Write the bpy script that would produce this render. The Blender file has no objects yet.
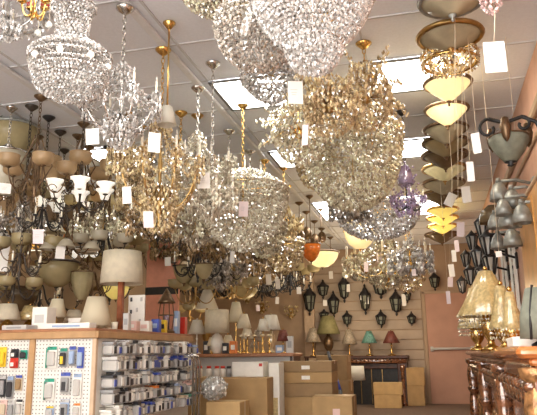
import bpy, math, random
import numpy as np
random.seed(7); rng = np.random.default_rng(7)
S = bpy.context.scene
COL = S.collection
PI = math.pi
CEIL = 3.0
# ------------------------------------------------------------------ camera
F_PX, PITCH, YAW, ROLL = 639.34, .2246, .2486, -.01198
W_PX, H_PX = 537, 415
CAM = np.array([0, 0, .95])
fw = np.array([-math.sin(YAW)*math.cos(PITCH), math.cos(YAW)*math.cos(PITCH), math.sin(PITCH)])
_r0 = np.array([math.cos(YAW), math.sin(YAW), 0]); _u0 = np.cross(_r0, fw)
rt = _r0*math.cos(ROLL)+_u0*math.sin(ROLL); up = _u0*math.cos(ROLL)-_r0*math.sin(ROLL)
def ray(x, y): return fw+rt*(x-W_PX/2)/F_PX+up*(H_PX/2-y)/F_PX
def at(x, y, Y): d = ray(x, y); return CAM+d*(Y/d[1])
def atz(x, y, z): d = ray(x, y); return CAM+d*((z-CAM[2])/d[2])
def atx(x, y, X): d = ray(x, y); return CAM+d*(X/d[0])
def mpp(P): return float((np.array(P)-CAM)@fw)/F_PX          # metres per pixel at a point
# ------------------------------------------------------------------ materials
M = {}
def mat(name, base, rough=.5, metal=0., spec=.5, noise=0., nscale=20, emit=None, es=0., transl=0., transp=0., gloss=0., bump=0., sparkle=0.):
    m = bpy.data.materials.new(name); m.use_nodes = True
    nt = m.node_tree; N = nt.nodes; L = nt.links
    p = N['Principled BSDF']; out = N['Material Output']
    p.inputs['Base Color'].default_value = (*base, 1)
    p.inputs['Roughness'].default_value = rough
    p.inputs['Metallic'].default_value = metal
    p.inputs['Specular IOR Level'].default_value = spec
    if noise or bump:
        tc = N.new('ShaderNodeTexCoord'); n = N.new('ShaderNodeTexNoise'); n.inputs['Scale'].default_value = nscale
        n.inputs['Detail'].default_value = 3
        L.new(tc.outputs['Object'], n.inputs['Vector'])
        if noise:
            r = N.new('ShaderNodeValToRGB')
            r.color_ramp.elements[0].position = .32; r.color_ramp.elements[1].position = .68
            r.color_ramp.elements[0].color = (*[max(0, c*(1-noise)) for c in base], 1)
            r.color_ramp.elements[1].color = (*[min(1, c*(1+noise)) for c in base], 1)
            L.new(n.outputs['Fac'], r.inputs['Fac']); L.new(r.outputs['Color'], p.inputs['Base Color'])
        if bump:
            b = N.new('ShaderNodeBump'); b.inputs['Strength'].default_value = bump; b.inputs['Distance'].default_value = .01
            L.new(n.outputs['Fac'], b.inputs['Height']); L.new(b.outputs['Normal'], p.inputs['Normal'])
    if sparkle:      # sparkle contrast put into the colour
        ge = N.new('ShaderNodeNewGeometry'); r = N.new('ShaderNodeValToRGB'); e = r.color_ramp.elements
        e[0].position = 0; e[0].color = (*[c*(1-sparkle) for c in base], 1); e[1].position = 1; e[1].color = (*[min(1, c*1.25+.06) for c in base], 1)
        k = e.new(.45); k.color = (*[c*(1-sparkle*.45) for c in base], 1)
        L.new(ge.outputs['Random Per Island'], r.inputs['Fac']); L.new(r.outputs['Color'], p.inputs['Base Color'])
    if emit:
        p.inputs['Emission Color'].default_value = (*emit, 1); p.inputs['Emission Strength'].default_value = es
    last = p.outputs['BSDF']
    def mix(sh, f):
        nonlocal last
        x = N.new('ShaderNodeMixShader'); x.inputs['Fac'].default_value = f
        L.new(last, x.inputs[1]); L.new(sh.outputs[0], x.inputs[2]); last = x.outputs[0]
    if transl:
        t = N.new('ShaderNodeBsdfTranslucent'); t.inputs['Color'].default_value = (*base, 1); mix(t, transl)
    if gloss:
        g = N.new('ShaderNodeBsdfGlossy'); g.inputs['Roughness'].default_value = .08; mix(g, gloss)
    if transp:
        t = N.new('ShaderNodeBsdfTransparent'); mix(t, transp)
    L.new(last, out.inputs['Surface'])
    M[name] = m
    return m
mat('crystal', (.84, .815, .775), .12, spec=.8, gloss=.26, transp=.08, sparkle=.62)
mat('crystal_amber', (.44, .29, .13), .12, spec=.8, gloss=.22, transp=.06, sparkle=.75)
mat('crystal_cream', (.90, .80, .61), .12, spec=.8, gloss=.22, transp=.06, sparkle=.55)
mat('crystal_warm', (.88, .75, .53), .12, spec=.8, gloss=.24, transp=.06, sparkle=.64)
mat('crystal_gold', (.84, .63, .34), .15, spec=.8, gloss=.22, sparkle=.68)
mat('crystal_grey', (.62, .56, .48), .12, spec=.8, gloss=.3, transp=.1, sparkle=.7)
mat('crystal_purple', (.46, .36, .58), .1, spec=.8, gloss=.25, transp=.3)
mat('crystal_pink', (.75, .55, .55), .1, spec=.8, gloss=.3, transp=.15)
mat('chrome', (.62, .60, .57), .18, 1)
mat('brass', (.72, .47, .16), .2, 1, noise=.15)
mat('old_brass', (.42, .27, .10), .3, 1, noise=.3)
mat('iron', (.055, .042, .032), .45, .3, noise=.4, nscale=40)
mat('bronze', (.16, .10, .055), .35, .7, noise=.35, nscale=30)
mat('black_metal', (.018, .017, .018), .4, .2, noise=.3)
mat('grey_metal', (.28, .29, .27), .4, .4, noise=.25)
mat('amber_glass', (.52, .38, .21), .3, transl=.45, noise=.18, nscale=18)
mat('amber_lit', (.42, .29, .165), .3, transl=.35, noise=.15, nscale=18, emit=(1, .62, .26), es=.06)
mat('cream_glass', (.52, .44, .25), .25, transl=.4, noise=.12, nscale=14)
mat('cream_lit', (.86, .76, .50), .25, transl=.4, noise=.1, nscale=14, emit=(1, .84, .5), es=.5)
mat('alabaster', (.60, .55, .40), .22, transl=.5, noise=.3, nscale=9)
mat('alabaster_brown', (.20, .14, .075), .22, transl=.3, noise=.35, nscale=9)
mat('yellow_glass', (.84, .74, .30), .22, transl=.4, noise=.12, nscale=14, emit=(1, .82, .3), es=.3)
mat('white_lit', (.9, .88, .82), .3, emit=(1, .93, .80), es=.4)
mat('bulb', (1, .9, .7), .3, emit=(1, .85, .58), es=9)
mat('clear_bulb', (.85, .82, .75), .1, transp=.35, gloss=.2)
mat('white_glass', (.66, .61, .48), .22, transl=.35)
mat('orange_glass', (.75, .26, .05), .2, transl=.4, noise=.3, nscale=20)
mat('red_glass', (.45, .05, .04), .15, transl=.2, gloss=.15)
mat('clear_glass', (.72, .74, .70), .08, transp=.45, gloss=.25)
mat('candle', (.86, .80, .66), .5)
mat('shade_cream', (.82, .75, .57), .7, transl=.35, bump=.15, nscale=60)
mat('shade_white', (.82, .79, .70), .7, transl=.35)
mat('shade_ivory', (.80, .73, .57), .7, transl=.3, noise=.1)
mat('shade_green', (.30, .27, .12), .6, transl=.25, noise=.2)
mat('shade_teal', (.20, .42, .36), .4, transl=.35, noise=.5, nscale=45)
mat('shade_maroon', (.20, .06, .045), .5, transl=.25, noise=.4, nscale=40)
mat('shade_mosaic', (.50, .42, .32), .4, transl=.3, noise=.45, nscale=40)
mat('shade_gold', (.70, .55, .26), .3, transl=.3, noise=.3, nscale=55, gloss=.12)
mat('shade_grey', (.19, .20, .155), .7, noise=.2)
mat('tag', (.86, .84, .80), .6)
mat('tag_pink', (.84, .72, .74), .6)
mat('string', (.78, .70, .55), .7)
mat('ink', (.10, .09, .10), .7)
mat('kraft', (.42, .265, .115), .75, noise=.10, nscale=8)
mat('kraft_light', (.52, .34, .15), .75, noise=.10, nscale=8)
mat('kraft_dark', (.30, .19, .09), .75, noise=.1, nscale=8)
mat('tape', (.56, .42, .22), .3)
mat('white_card', (.80, .78, .72), .5, noise=.04)
mat('grey_card', (.52, .51, .49), .5)
mat('blue', (.05, .09, .42), .4); mat('light_blue', (.30, .40, .58), .4); mat('red', (.58, .035, .02), .35); mat('yellow', (.80, .55, .03), .4)
mat('green', (.02, .30, .20), .4); mat('dark', (.03, .03, .035), .45); mat('mid_grey', (.30, .30, .30), .4)
mat('plastic', (.66, .66, .64), .12, spec=.8, transp=.25, gloss=.2)
mat('tan_plastic', (.60, .50, .36), .3); mat('pinkish', (.74, .50, .45), .5); mat('orange', (.75, .22, .04), .4)
mat('wood_red', (.30, .085, .03), .25, noise=.3, nscale=14)
mat('wood_counter', (.36, .16, .075), .4, noise=.2, nscale=10)
mat('wood_tan', (.44, .26, .12), .45, noise=.12, nscale=12)
mat('wood_orange', (.68, .34, .10), .3, noise=.12, nscale=10)
mat('wood_polished', (.50, .165, .04), .12, spec=.8, noise=.35, nscale=9, gloss=.1)
mat('wood_carved', (.20, .075, .03), .18, .25, spec=.9, noise=.6, nscale=26, bump=.5, gloss=.1)
mat('wood_gilded', (.40, .20, .08), .2, .4, noise=.6, nscale=30, bump=.4)
mat('wood_dark', (.06, .022, .014), .4, noise=.4, nscale=12)
mat('mirror', (.55, .56, .56), .06, 1)
mat('floor', (.145, .10, .075), .9, noise=.18, nscale=25)
mat('ceiling', (.77, .79, .84), .9, noise=.03, nscale=60, bump=.1)
mat('tbar', (.56, .555, .56), .6)
mat('panel_frame', (.16, .155, .15), .5)
mat('diffuser', (1, 1, 1), .5, emit=(1, .97, .91), es=9)
mat('wall_pink', (.60, .36, .26), .8, noise=.06, nscale=6)
mat('wall_left', (.34, .24, .15), .8, noise=.06, nscale=6)
mat('wall_tan', (.42, .30, .20), .8, noise=.06, nscale=6)
mat('siding', (.43, .335, .25), .7, noise=.06, nscale=5)
mat('siding_gap', (.22, .15, .11), .8)
mat('door_pink', (.47, .26, .18), .6, noise=.07, nscale=4)
mat('salmon', (.72, .32, .22), .6, noise=.05)
mat('trim_pale', (.58, .42, .28), .6, noise=.08)
mat('duct', (.72, .72, .73), .45, noise=.05)
def pegboard():
    m = mat('pegboard', (.72, .70, .66), .55); nt = m.node_tree; N, L = nt.nodes, nt.links
    tc = N.new('ShaderNodeTexCoord'); vm = N.new('ShaderNodeVectorMath'); vm.operation = 'SCALE'; vm.inputs['Scale'].default_value = 1/.0254
    fr = N.new('ShaderNodeVectorMath'); fr.operation = 'FRACTION'
    sb = N.new('ShaderNodeVectorMath'); sb.operation = 'SUBTRACT'; sb.inputs[1].default_value = (.5, .5, .5)
    L.new(tc.outputs['Object'], vm.inputs[0]); L.new(vm.outputs[0], fr.inputs[0]); L.new(fr.outputs[0], sb.inputs[0])
    sx = N.new('ShaderNodeSeparateXYZ'); L.new(sb.outputs[0], sx.inputs[0])
    # holes on a 25 mm grid; the board is thin, so one of x / y is fixed and the other counts along it
    g = N.new('ShaderNodeNewGeometry'); sn = N.new('ShaderNodeSeparateXYZ'); L.new(g.outputs['Normal'], sn.inputs[0])
    ab = N.new('ShaderNodeMath'); ab.operation = 'ABSOLUTE'; L.new(sn.outputs['X'], ab.inputs[0])
    mx = N.new('ShaderNodeMix'); mx.data_type = 'FLOAT'
    L.new(ab.outputs[0], mx.inputs['Factor']); L.new(sx.outputs['X'], mx.inputs['A']); L.new(sx.outputs['Y'], mx.inputs['B'])
    a = N.new('ShaderNodeMath'); a.operation = 'POWER'; a.inputs[1].default_value = 2
    aa = N.new('ShaderNodeMath'); aa.operation = 'MULTIPLY'; L.new(mx.outputs['Result'], aa.inputs[0]); L.new(mx.outputs['Result'], aa.inputs[1])
    bb = N.new('ShaderNodeMath'); bb.operation = 'MULTIPLY'; L.new(sx.outputs['Z'], bb.inputs[0]); L.new(sx.outputs['Z'], bb.inputs[1])
    sm = N.new('ShaderNodeMath'); sm.operation = 'ADD'; L.new(aa.outputs[0], sm.inputs[0]); L.new(bb.outputs[0], sm.inputs[1])
    lt = N.new('ShaderNodeMath'); lt.operation = 'LESS_THAN'; lt.inputs[1].default_value = .028; L.new(sm.outputs[0], lt.inputs[0])
    c = N.new('ShaderNodeMix'); c.data_type = 'RGBA'; c.inputs['A'].default_value = (.72, .70, .66, 1); c.inputs['B'].default_value = (.10, .08, .06, 1)
    L.new(lt.outputs[0], c.inputs['Factor']); L.new(c.outputs['Result'], N['Principled BSDF'].inputs['Base Color'])
    N.remove(a)
pegboard()
# ------------------------------------------------------------------ mesh builder
OCT_V = np.array([(1, 0, 0), (0, 1, 0), (-1, 0, 0), (0, -1, 0), (0, 0, 1), (0, 0, -1)], float)
OCT_F = np.array([(0, 1, 4), (1, 2, 4), (2, 3, 4), (3, 0, 4), (1, 0, 5), (2, 1, 5), (3, 2, 5), (0, 3, 5)])
class MB:
    def __init__(s): s.v = []; s.f = []; s.n = 0
    def add(s, V, Fs):
        V = np.asarray(V, float); s.v.append(V); n = s.n
        s.f.extend(tuple(int(i)+n for i in f) for f in Fs); s.n += len(V); return s
    def box(s, c, d, bev=0, rz=0):
        x, y, z = [q/2 for q in d]
        if bev <= 0:
            V = [(i*x, j*y, k*z) for k in (-1, 1) for j in (-1, 1) for i in (-1, 1)]
            Fs = [(0, 2, 3, 1), (4, 5, 7, 6), (0, 1, 5, 4), (2, 6, 7, 3), (0, 4, 6, 2), (1, 3, 7, 5)]
        else:
            b = min(bev, x*.9, y*.9, z*.9); V = []; Fs = []
            def ring(X, Y, Z): return [(-X+b, -Y, Z), (X-b, -Y, Z), (X, -Y+b, Z), (X, Y-b, Z), (X-b, Y, Z), (-X+b, Y, Z), (-X, Y-b, Z), (-X, -Y+b, Z)]
            V += ring(x-b, y-b, -z) if False else [(p[0]*(x-b)/x, p[1]*(y-b)/y, -z) for p in ring(x, y, 0)]
            V += ring(x, y, -z+b)+ring(x, y, z-b)
            V += [(p[0]*(x-b)/x, p[1]*(y-b)/y, z) for p in ring(x, y, 0)]
            for k in range(3):
                for i in range(8): Fs.append((k*8+i, k*8+(i+1) % 8, k*8+8+(i+1) % 8, k*8+8+i))
            Fs += [tuple(range(7, -1, -1)), tuple(range(24, 32))]
        V = np.array(V, float)
        if rz:
            c_, s_ = math.cos(rz), math.sin(rz); V = V@np.array([[c_, s_, 0], [-s_, c_, 0], [0, 0, 1]])
        return s.add(V+np.array(c, float), Fs)
    def lathe(s, prof, seg=16, c=(0, 0, 0), nr=0, amp=0., closed=False):
        V = []; Fs = []; n = len(prof)
        for r, z in prof:
            for k in range(seg):
                a = 2*PI*k/seg; q = r*(1+amp*math.cos(nr*a)) if nr else r
                V.append((c[0]+q*math.cos(a), c[1]+q*math.sin(a), c[2]+z))
        for i in range(n if closed else n-1):
            j = (i+1) % n
            for k in range(seg): Fs.append((i*seg+k, i*seg+(k+1) % seg, j*seg+(k+1) % seg, j*seg+k))
        if not closed:
            if prof[0][0] > 1e-6: Fs.append(tuple(range(seg-1, -1, -1)))
            if prof[-1][0] > 1e-6: Fs.append(tuple((n-1)*seg+k for k in range(seg)))
        return s.add(V, Fs)
    def shell(s, prof, t=.004, seg=24, c=(0, 0, 0), nr=0, amp=0.):      # an open thin-walled body
        P = np.array(prof, float); d = np.gradient(P, axis=0); nn = np.stack([d[:, 1], -d[:, 0]], 1)
        nn /= np.linalg.norm(nn, axis=1)[:, None]+1e-9
        Q = P-nn*t; Q[:, 0] = np.maximum(Q[:, 0], 0)
        return s.lathe([tuple(p) for p in P]+[tuple(q) for q in Q[::-1]], seg, c, nr, amp, closed=True)
    def tube(s, pts, r, sides=6, closed=False):
        P = np.array(pts, float); n = len(P)
        R = np.full(n, r, float) if np.isscalar(r) else np.array(r, float)
        T = (np.roll(P, -1, 0)-np.roll(P, 1, 0)) if closed else np.gradient(P, axis=0)
        T /= np.linalg.norm(T, axis=1)[:, None]+1e-12
        u = np.cross(T[0], (0, 0, 1.)); u = np.cross(T[0], (1., 0, 0)) if np.linalg.norm(u) < .1 else u
        u /= np.linalg.norm(u); V = []; Fs = []
        for i in range(n):
            u = u-T[i]*(u@T[i]); u /= np.linalg.norm(u)+1e-12; w = np.cross(T[i], u)
            for k in range(sides):
                a = 2*PI*k/sides; V.append(P[i]+R[i]*(math.cos(a)*u+math.sin(a)*w))
        for i in range(n if closed else n-1):
            j = (i+1) % n
            for k in range(sides): Fs.append((i*sides+k, i*sides+(k+1) % sides, j*sides+(k+1) % sides, j*sides+k))
        if not closed: Fs += [tuple(range(sides-1, -1, -1)), tuple((n-1)*sides+k for k in range(sides))]
        return s.add(V, Fs)
    def ring(s, R, z, r=.004, seg=24, sides=5, c=(0, 0)):
        return s.tube([(c[0]+R*math.cos(2*PI*k/seg), c[1]+R*math.sin(2*PI*k/seg), z) for k in range(seg)], r, sides, True)
    def ball(s, c, r, seg=8, n=5, sz=1.):
        return s.lathe([(r*math.sin(PI*i/n) if 0 < i < n else 0, -r*sz*math.cos(PI*i/n)) for i in range(n+1)], seg, c)
    def beads(s, P, sx, sz=None):
        P = np.asarray(P, float)
        if len(P) == 0: return s
        sz = sx if sz is None else sz; m = len(P)
        a = rng.uniform(0, PI, m); k = rng.uniform(.85, 1.15, m)
        V = np.empty((m, 6, 3)); ca, sa = np.cos(a)[:, None], np.sin(a)[:, None]
        V[:, :, 0] = (OCT_V[:, 0]*ca-OCT_V[:, 1]*sa)*sx*k[:, None]; V[:, :, 1] = (OCT_V[:, 0]*sa+OCT_V[:, 1]*ca)*sx*k[:, None]
        V[:, :, 2] = OCT_V[:, 2]*sz*k[:, None]
        t = rng.normal(0, .22, (m, 2)); z = V[:, :, 2].copy(); V[:, :, 0] += z*t[:, :1]; V[:, :, 1] += z*t[:, 1:]
        V += P[:, None, :]
        Fs = (OCT_F[None]+6*np.arange(m)[:, None, None]).reshape(-1, 3)
        return s.add(V.reshape(-1, 3), Fs)
    def build(s, name, m, parent=None, smooth=True, stuff=False):
        me = bpy.data.meshes.new(name); me.from_pydata(np.concatenate(s.v).tolist(), [], s.f)
        if smooth: me.polygons.foreach_set('use_smooth', [True]*len(me.polygons))
        me.materials.append(M[m]); me.update()
        return link(name, me, parent, stuff)
def link(name, me, parent=None, stuff=False):
    o = bpy.data.objects.new(name, me); COL.objects.link(o)
    if parent is not None: o.parent = parent
    if stuff: o['kind'] = 'stuff'
    return o
LABELS = {}
def tag(o, label, cat, group=None):
    o['label'] = label; o['category'] = cat
    if group: o['group'] = group
    if label in LABELS and LABELS[label] != group: print('DUP LABEL', label)
    if label in LABELS and not group: print('DUP LABEL', label)
    LABELS[label] = group
def thing(name, label, cat, loc, group=None, rz=0):
    o = bpy.data.objects.new(name, None); COL.objects.link(o); o.empty_display_size = .05
    o.location = [float(q) for q in loc]; o.rotation_euler = (0, 0, rz); tag(o, label, cat, group); return o
def struct(name, mb, m, smooth=False, parent=None):
    o = mb.build(name, m, parent, smooth)
    if parent is None: o['kind'] = 'structure'
    return o
def arc_len(prof, step):
    P = np.array(prof, float); d = np.linalg.norm(np.diff(P, axis=0), axis=1); L = np.concatenate([[0], np.cumsum(d)])
    n = max(1, int(L[-1]/step)); q = np.linspace(0, L[-1], n+1)
    return np.stack([np.interp(q, L, P[:, 0]), np.interp(q, L, P[:, 1])], 1)
def bead_surface(prof, bs, gap=2.3, vgap=2.2, jit=.12):
    out = []
    for i, (r, z) in enumerate(arc_len(prof, bs*vgap)):
        n = max(1, int(2*PI*r/(bs*gap))); a = (np.arange(n)+.5*(i % 2))*2*PI/n
        out.append(np.stack([r*np.cos(a), r*np.sin(a), np.full(n, z)], 1))
    P = np.concatenate(out); return P+rng.normal(0, bs*jit, P.shape)
def curve(p0, p1, bulge, n=8):      # profile segment that bulges outward
    a = np.linspace(0, 1, n); r = p0[0]+(p1[0]-p0[0])*a; z = p0[1]+(p1[1]-p0[1])*a
    return list(zip(r+bulge*np.sin(PI*a), z))
def dome(R, z0, z1, n=9, k=1.):     # hemispherical profile from rim (R,z1) down to the tip (0,z0)
    t = np.linspace(0, PI/2, n); return [(R*math.cos(a)**k, z1-(z1-z0)*math.sin(a)) for a in t]
# ------------------------------------------------------------------ hanging gear
def hang(root, z, m='iron', z0=0, cap=.055, style='chain', off=(0, 0)):
    top = CEIL-z0                       # ceiling in the root's coordinates
    if any(abs(root.location[0]-q) < cap+.03 for q in (-1.65, -2.9, .2)): top -= .0265     # fixed under a raceway
    mb = MB()
    if style == 'chain':
        n = max(2, int((top-.03-z)/.034)); p = (top-.03-z)/n
        for i in range(n):
            c = z+p*(i+.5); a, b = .011, p*.62
            pts = [((a*math.cos(t), 0) if i % 2 else (0, a*math.cos(t)))+(c+b*math.sin(t),) for t in np.linspace(0, 2*PI, 8, endpoint=False)]
            mb.tube(pts, .0034, 4, True)
    elif style == 'rod':
        mb.tube([(0, 0, z), (0, 0, top-.02)], .006, 6)
    mb.build('chain' if style == 'chain' else 'rod', m, root)
    MB().lathe([(0, top-.05), (.012, top-.045), (cap*.55, top-.03), (cap, top-.008), (cap, top-.001), (0, top-.001)], 16).build('canopy', m, root)
def arm_pts(R, H, style):
    if style == 'iron':      # long S with a scroll at the hub
        P = [(.03, .70), (.10, .80), (.22, .62), (.30, .35), (.52, .16), (.78, .16), (.95, .28), (1, .42)]
    elif style == 'low':
        P = [(.05, .25), (.25, .10), (.5, .03), (.75, .08), (.93, .25), (1, .42)]
    else:
        P = [(.05, .38), (.22, .22), (.48, .18), (.74, .27), (.92, .42), (1, .56)]
    P = np.array(P); t = np.linspace(0, 1, len(P)); q = np.linspace(0, 1, 15)
    # smooth by resampling twice
    r = np.interp(q, t, P[:, 0]); z = np.interp(q, t, P[:, 1])
    for _ in range(2):
        r[1:-1] = (r[:-2]+2*r[1:-1]+r[2:])/4; z[1:-1] = (z[:-2]+2*z[1:-1]+z[2:])/4
    return np.stack([r*R, np.zeros(15), z*H], 1)
def swag(p, q, sag, step):
    p, q = np.array(p, float), np.array(q, float); n = max(3, int((np.linalg.norm(q-p)+sag)/step)); t = np.linspace(0, 1, n)[:, None]
    P = p+(q-p)*t; P[:, 2] -= sag*4*(t*(1-t))[:, 0]; return P
def arm_chandelier(root, R, H, n=6, style='iron', top='bell', metal='iron', glass='amber_glass', bs=0., dense=1, cry='crystal', rot=0., curl=True):
    thick = max(.006, R*.026)
    st = [(0, .0), (.02, .01), (.035, .05), (.018, .08), (.05, .16), (.06, .22), (.02, .30), (.028, .45), (.04, .55), (.02, .62), (.02, .80), (.045, .86), (.02, .92), (.012, 1), (0, 1)]
    k = max(R, .16)
    MB().lathe([(r*k*1.5, z*H) for r, z in st], 12).build('stem', metal, root)
    A = arm_pts(R, H, style); tip = A[-1]
    am = MB().tube(A, [thick*(1.15-.3*i/14) for i in range(15)], 6)
    if curl and style == 'iron':
        th = np.linspace(0, 3.6*PI/2, 12); s = R*.17*np.linspace(1, .35, 12)
        am.tube(np.stack([R*.55+s*np.cos(th), 0*th, H*.16+R*.19+s*np.sin(th)], 1), thick*.7, 5)
    am.lathe([(0, 0), (thick*2, .002), (thick*4.2, .012), (thick*3.4, .014), (0, .008)], 12, tuple(tip))
    h = R*.42; tz = tip[2]+.012
    subs = []
    if top in ('bell', 'bell_down', 'tulip'):
        g = MB(); w = R*(.36 if n < 6 else .29)
        if top == 'bell': g.shell([(w*.25, 0), (w*.62, h*.08), (w*.92, h*.30), (w*1.0, h*.55), (w*.96, h*.8), (w*1.04, h*.95)], .003, 16, (tip[0], 0, tz))
        elif top == 'tulip': g.shell([(w*.2, 0), (w*.5, h*.10), (w*.62, h*.4), (w*.8, h*.72), (w*1.2, h*.95)], .003, 16, (tip[0], 0, tz), 6, .06)
        else: g.shell([(w*1.15, -h*.9), (w*.9, -h*.6), (w*.7, -h*.3), (w*.45, -h*.08), (w*.2, 0)], .003, 16, (tip[0], 0, tz-.02))
        subs.append(('glass_shade', g, glass))
    else:
        c = MB().lathe([(0, 0), (thick*1.25, 0), (thick*1.25, h*.75), (0, h*.75)], 8, (tip[0], 0, tz)); subs.append(('candle', c, 'candle'))
        if top == 'shade':
            subs.append(('shade', MB().shell([(R*.22, h*.6), (R*.11, h*1.25)], .003, 16, (tip[0], 0, tz)), glass))
        else:
            b = MB().lathe([(0, 0), (thick*.9, h*.06), (thick*1.1, h*.16), (thick*.4, h*.32), (0, h*.38)], 8, (tip[0], 0, tz+h*.75)); subs.append(('bulb', b, 'bulb' if top == 'lit' else 'clear_bulb'))
    if bs:
        d = MB(); P = [(tip[0]+thick*4*math.cos(a), thick*4*math.sin(a), tip[2]-bs*2.2*j) for a in np.linspace(0, 2*PI, 6, endpoint=False) for j in range(int(1+2*dense))]
        P += [(A[i][0], 0, A[i][2]-thick-bs*1.6) for i in range(3, 14, 2)]
        d.beads(P, bs, bs*1.6); subs.append(('crystal_drops', d, cry))
    armme = None; sm = []
    for i in range(n):
        if i == 0:
            ao = am.build('arm', metal, root); armme = ao.data
        else: ao = link('arm', armme, root)
        ao.rotation_euler = (0, 0, rot+2*PI*i/n)
        for j, (nm, b, mm) in enumerate(subs):
            st_ = nm == 'crystal_drops'
            if i == 0: so = b.build(nm, mm, ao, mm != cry, st_); sm.append(so.data)
            else: so = link(nm, sm[j], ao, st_)
    if bs and dense:
        P = []; ang = [rot+2*PI*i/n for i in range(n)]
        for i, a in enumerate(ang):
            t = (tip[0]*math.cos(a), tip[0]*math.sin(a), tip[2]); b = ang[(i+1) % n]
            t2 = (tip[0]*math.cos(b), tip[0]*math.sin(b), tip[2])
            P.append(swag((.1*R*math.cos(a), .1*R*math.sin(a), H*.88), t, H*.10, bs*1.9))
            P.append(swag(t, t2, H*.16, bs*1.9))
            if dense > 1:
                m = ((t[0]+t2[0])*.3, (t[1]+t2[1])*.3, tip[2]+H*.1)
                P.append(swag((0, 0, H*.96), m, H*.05, bs*1.9)); P.append(swag(m, t, H*.12, bs*1.9)); P.append(swag(m, t2, H*.12, bs*1.9))
                P.append(swag((.2*R*math.cos(a), .2*R*math.sin(a), H*.2), t, H*.16, bs*2))
        MB().beads(np.concatenate(P), bs, bs*1.1).build('crystal_swags', cry, root, False, True)
        Q = [bead_surface([(r*R, z*H) for r, z in pr], bs, 2.6, 2.4) for pr in ([(.06, .98), (.24, .9), (.26, .82)], dome(.42, .0, .2, 7), [(.42, .34), (.42, .2)])]
        MB().beads(np.concatenate(Q), bs, bs*1.5).build('crystal_basket', cry, root, False, True)
def basket(root, R, H, prof, rings, bs, metal='brass', cry='crystal', inner=True):
    P = [bead_surface([(r*R, z*H) for r, z in p], bs) for p in prof]
    if inner: P += [bead_surface([(max(0, r*R-bs*2.4), z*H+bs*.5) for r, z in p], bs*1.0, 3.2, 3) for p in prof]
    MB().beads(np.concatenate(P), bs, bs*1.15).build('crystal_strands', cry, root, False, True)
    f = MB()
    for r, z in rings: f.ring(r*R, z*H, max(.004, R*.018), 28, 5)
    f.tube([(0, 0, H*.3), (0, 0, H)], .006)
    r, z = rings[0]
    for a in np.linspace(0, PI, 3, endpoint=False): f.tube([(-r*R*math.cos(a), -r*R*math.sin(a), z*H), (r*R*math.cos(a), r*R*math.sin(a), z*H)], .004, 4)
    f.build('frame', metal, root)
SH = {
 'empire': ([[(.40, 1), (.54, .95), (.55, .90), (.5, .88)], curve((.46, .87), (.42, .56), -.04), curve((.46, .55), (1.0, .42), .06, 6), [(1.0, .42), (1.0, .36)], [(.93, .29), (.93, .24)], dome(.90, 0, .24, 10, .9)], [(1.0, .42), (1.0, .355), (.93, .29), (.93, .24), (.55, .93), (.46, .55)]),
 'bowl': ([curve((.55, 1), (1, .86), .03), [(1, .86), (1, .74)], curve((.97, .74), (.42, .26), .10), [(.46, .28), (.44, .20)], dome(.42, 0, .22, 8)], [(1, .86), (1, .74), (.46, .28)]),
 'pear': ([curve((.12, 1), (.38, .62), -.06), curve((.40, .62), (1, .50), .06), [(1, .5), (1, .42)], dome(.96, 0, .42, 10, .9)], [(1, .5), (1, .42), (.4, .62)]),
 'dome': ([[(.9, 1), (1, .86), (1, .74)], dome(.97, 0, .74, 10)], [(1, .86), (.9, 1), (1, .74)]),
 'basin': ([curve((.45, 1), (1, .80), .04, 6), dome(1, 0, .80, 12, 1.15)], [(1, .80), (.45, 1)]),
 'dish': ([[(.95, 1), (1, .9)], dome(1, 0, .9, 10, .8)], [(1, .9), (.95, 1)]),
 'cone': ([curve((.3, 1), (1, .66), -.05), [(1, .66), (1, .55)], curve((.96, .55), (.05, 0), .14)], [(1, .66), (1, .55), (.3, 1)]),
}
def shape(root, R, H, kind, bs, metal='brass', cry='crystal'): basket(root, R, H, *SH[kind], bs, metal, cry)
def spray(root, R, H, n, bs, metal='brass', cry='crystal_warm'):
    MB().lathe([(0, H*.35), (R*.10, H*.38), (R*.13, H*.5), (R*.06, H*.6), (.01, H), (0, H)], 12).build('stem', metal, root)
    shape_p = [bead_surface([(r*R, z*H) for r, z in p], bs, 2.5, 2.4) for p in (dome(.62, 0, .42, 8), curve((.3, .9), (.62, .45), .08))]
    MB().beads(np.concatenate(shape_p), bs, bs*1.3).build('crystal_strands', cry, root, False, True)
    for i in range(n):
        a = 2*PI*i/n+random.uniform(-.15, .15); e = random.choice((-.28, -.05, .18, .4)); L = R*random.uniform(.85, 1.05)
        pts = [(.08*R, 0, .45*H), (.4*L, 0, (.52+e*.25)*H), (.75*L, 0, (.53+e*.7)*H), (L, 0, (.5+e)*H)]
        b = MB().tube(pts, [.005, .004, .003, .002], 4); b.tube([pts[1], (.7*L, .12*L, (.58+e*.6)*H)], .0025, 4); b.tube([pts[1], (.7*L, -.12*L, (.48+e*.6)*H)], .0025, 4)
        o = b.build('branch', metal, root); o.rotation_euler = (0, 0, a)
        q = [np.array(p) for p in pts[1:]]+[np.array((.7*L, .12*L, (.58+e*.6)*H)), np.array((.7*L, -.12*L, (.48+e*.6)*H)), np.array((.87*L, 0, (.52+e*.85)*H)), np.array((.57*L, 0, (.52+e*.5)*H))]
        Q = np.concatenate([np.array(q)+rng.normal(0, bs*.9, (len(q), 3)) for _ in range(3)])
        MB().beads(Q, bs*.9, bs*1.5).build('crystal_buds', cry, o, False, True)
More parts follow.
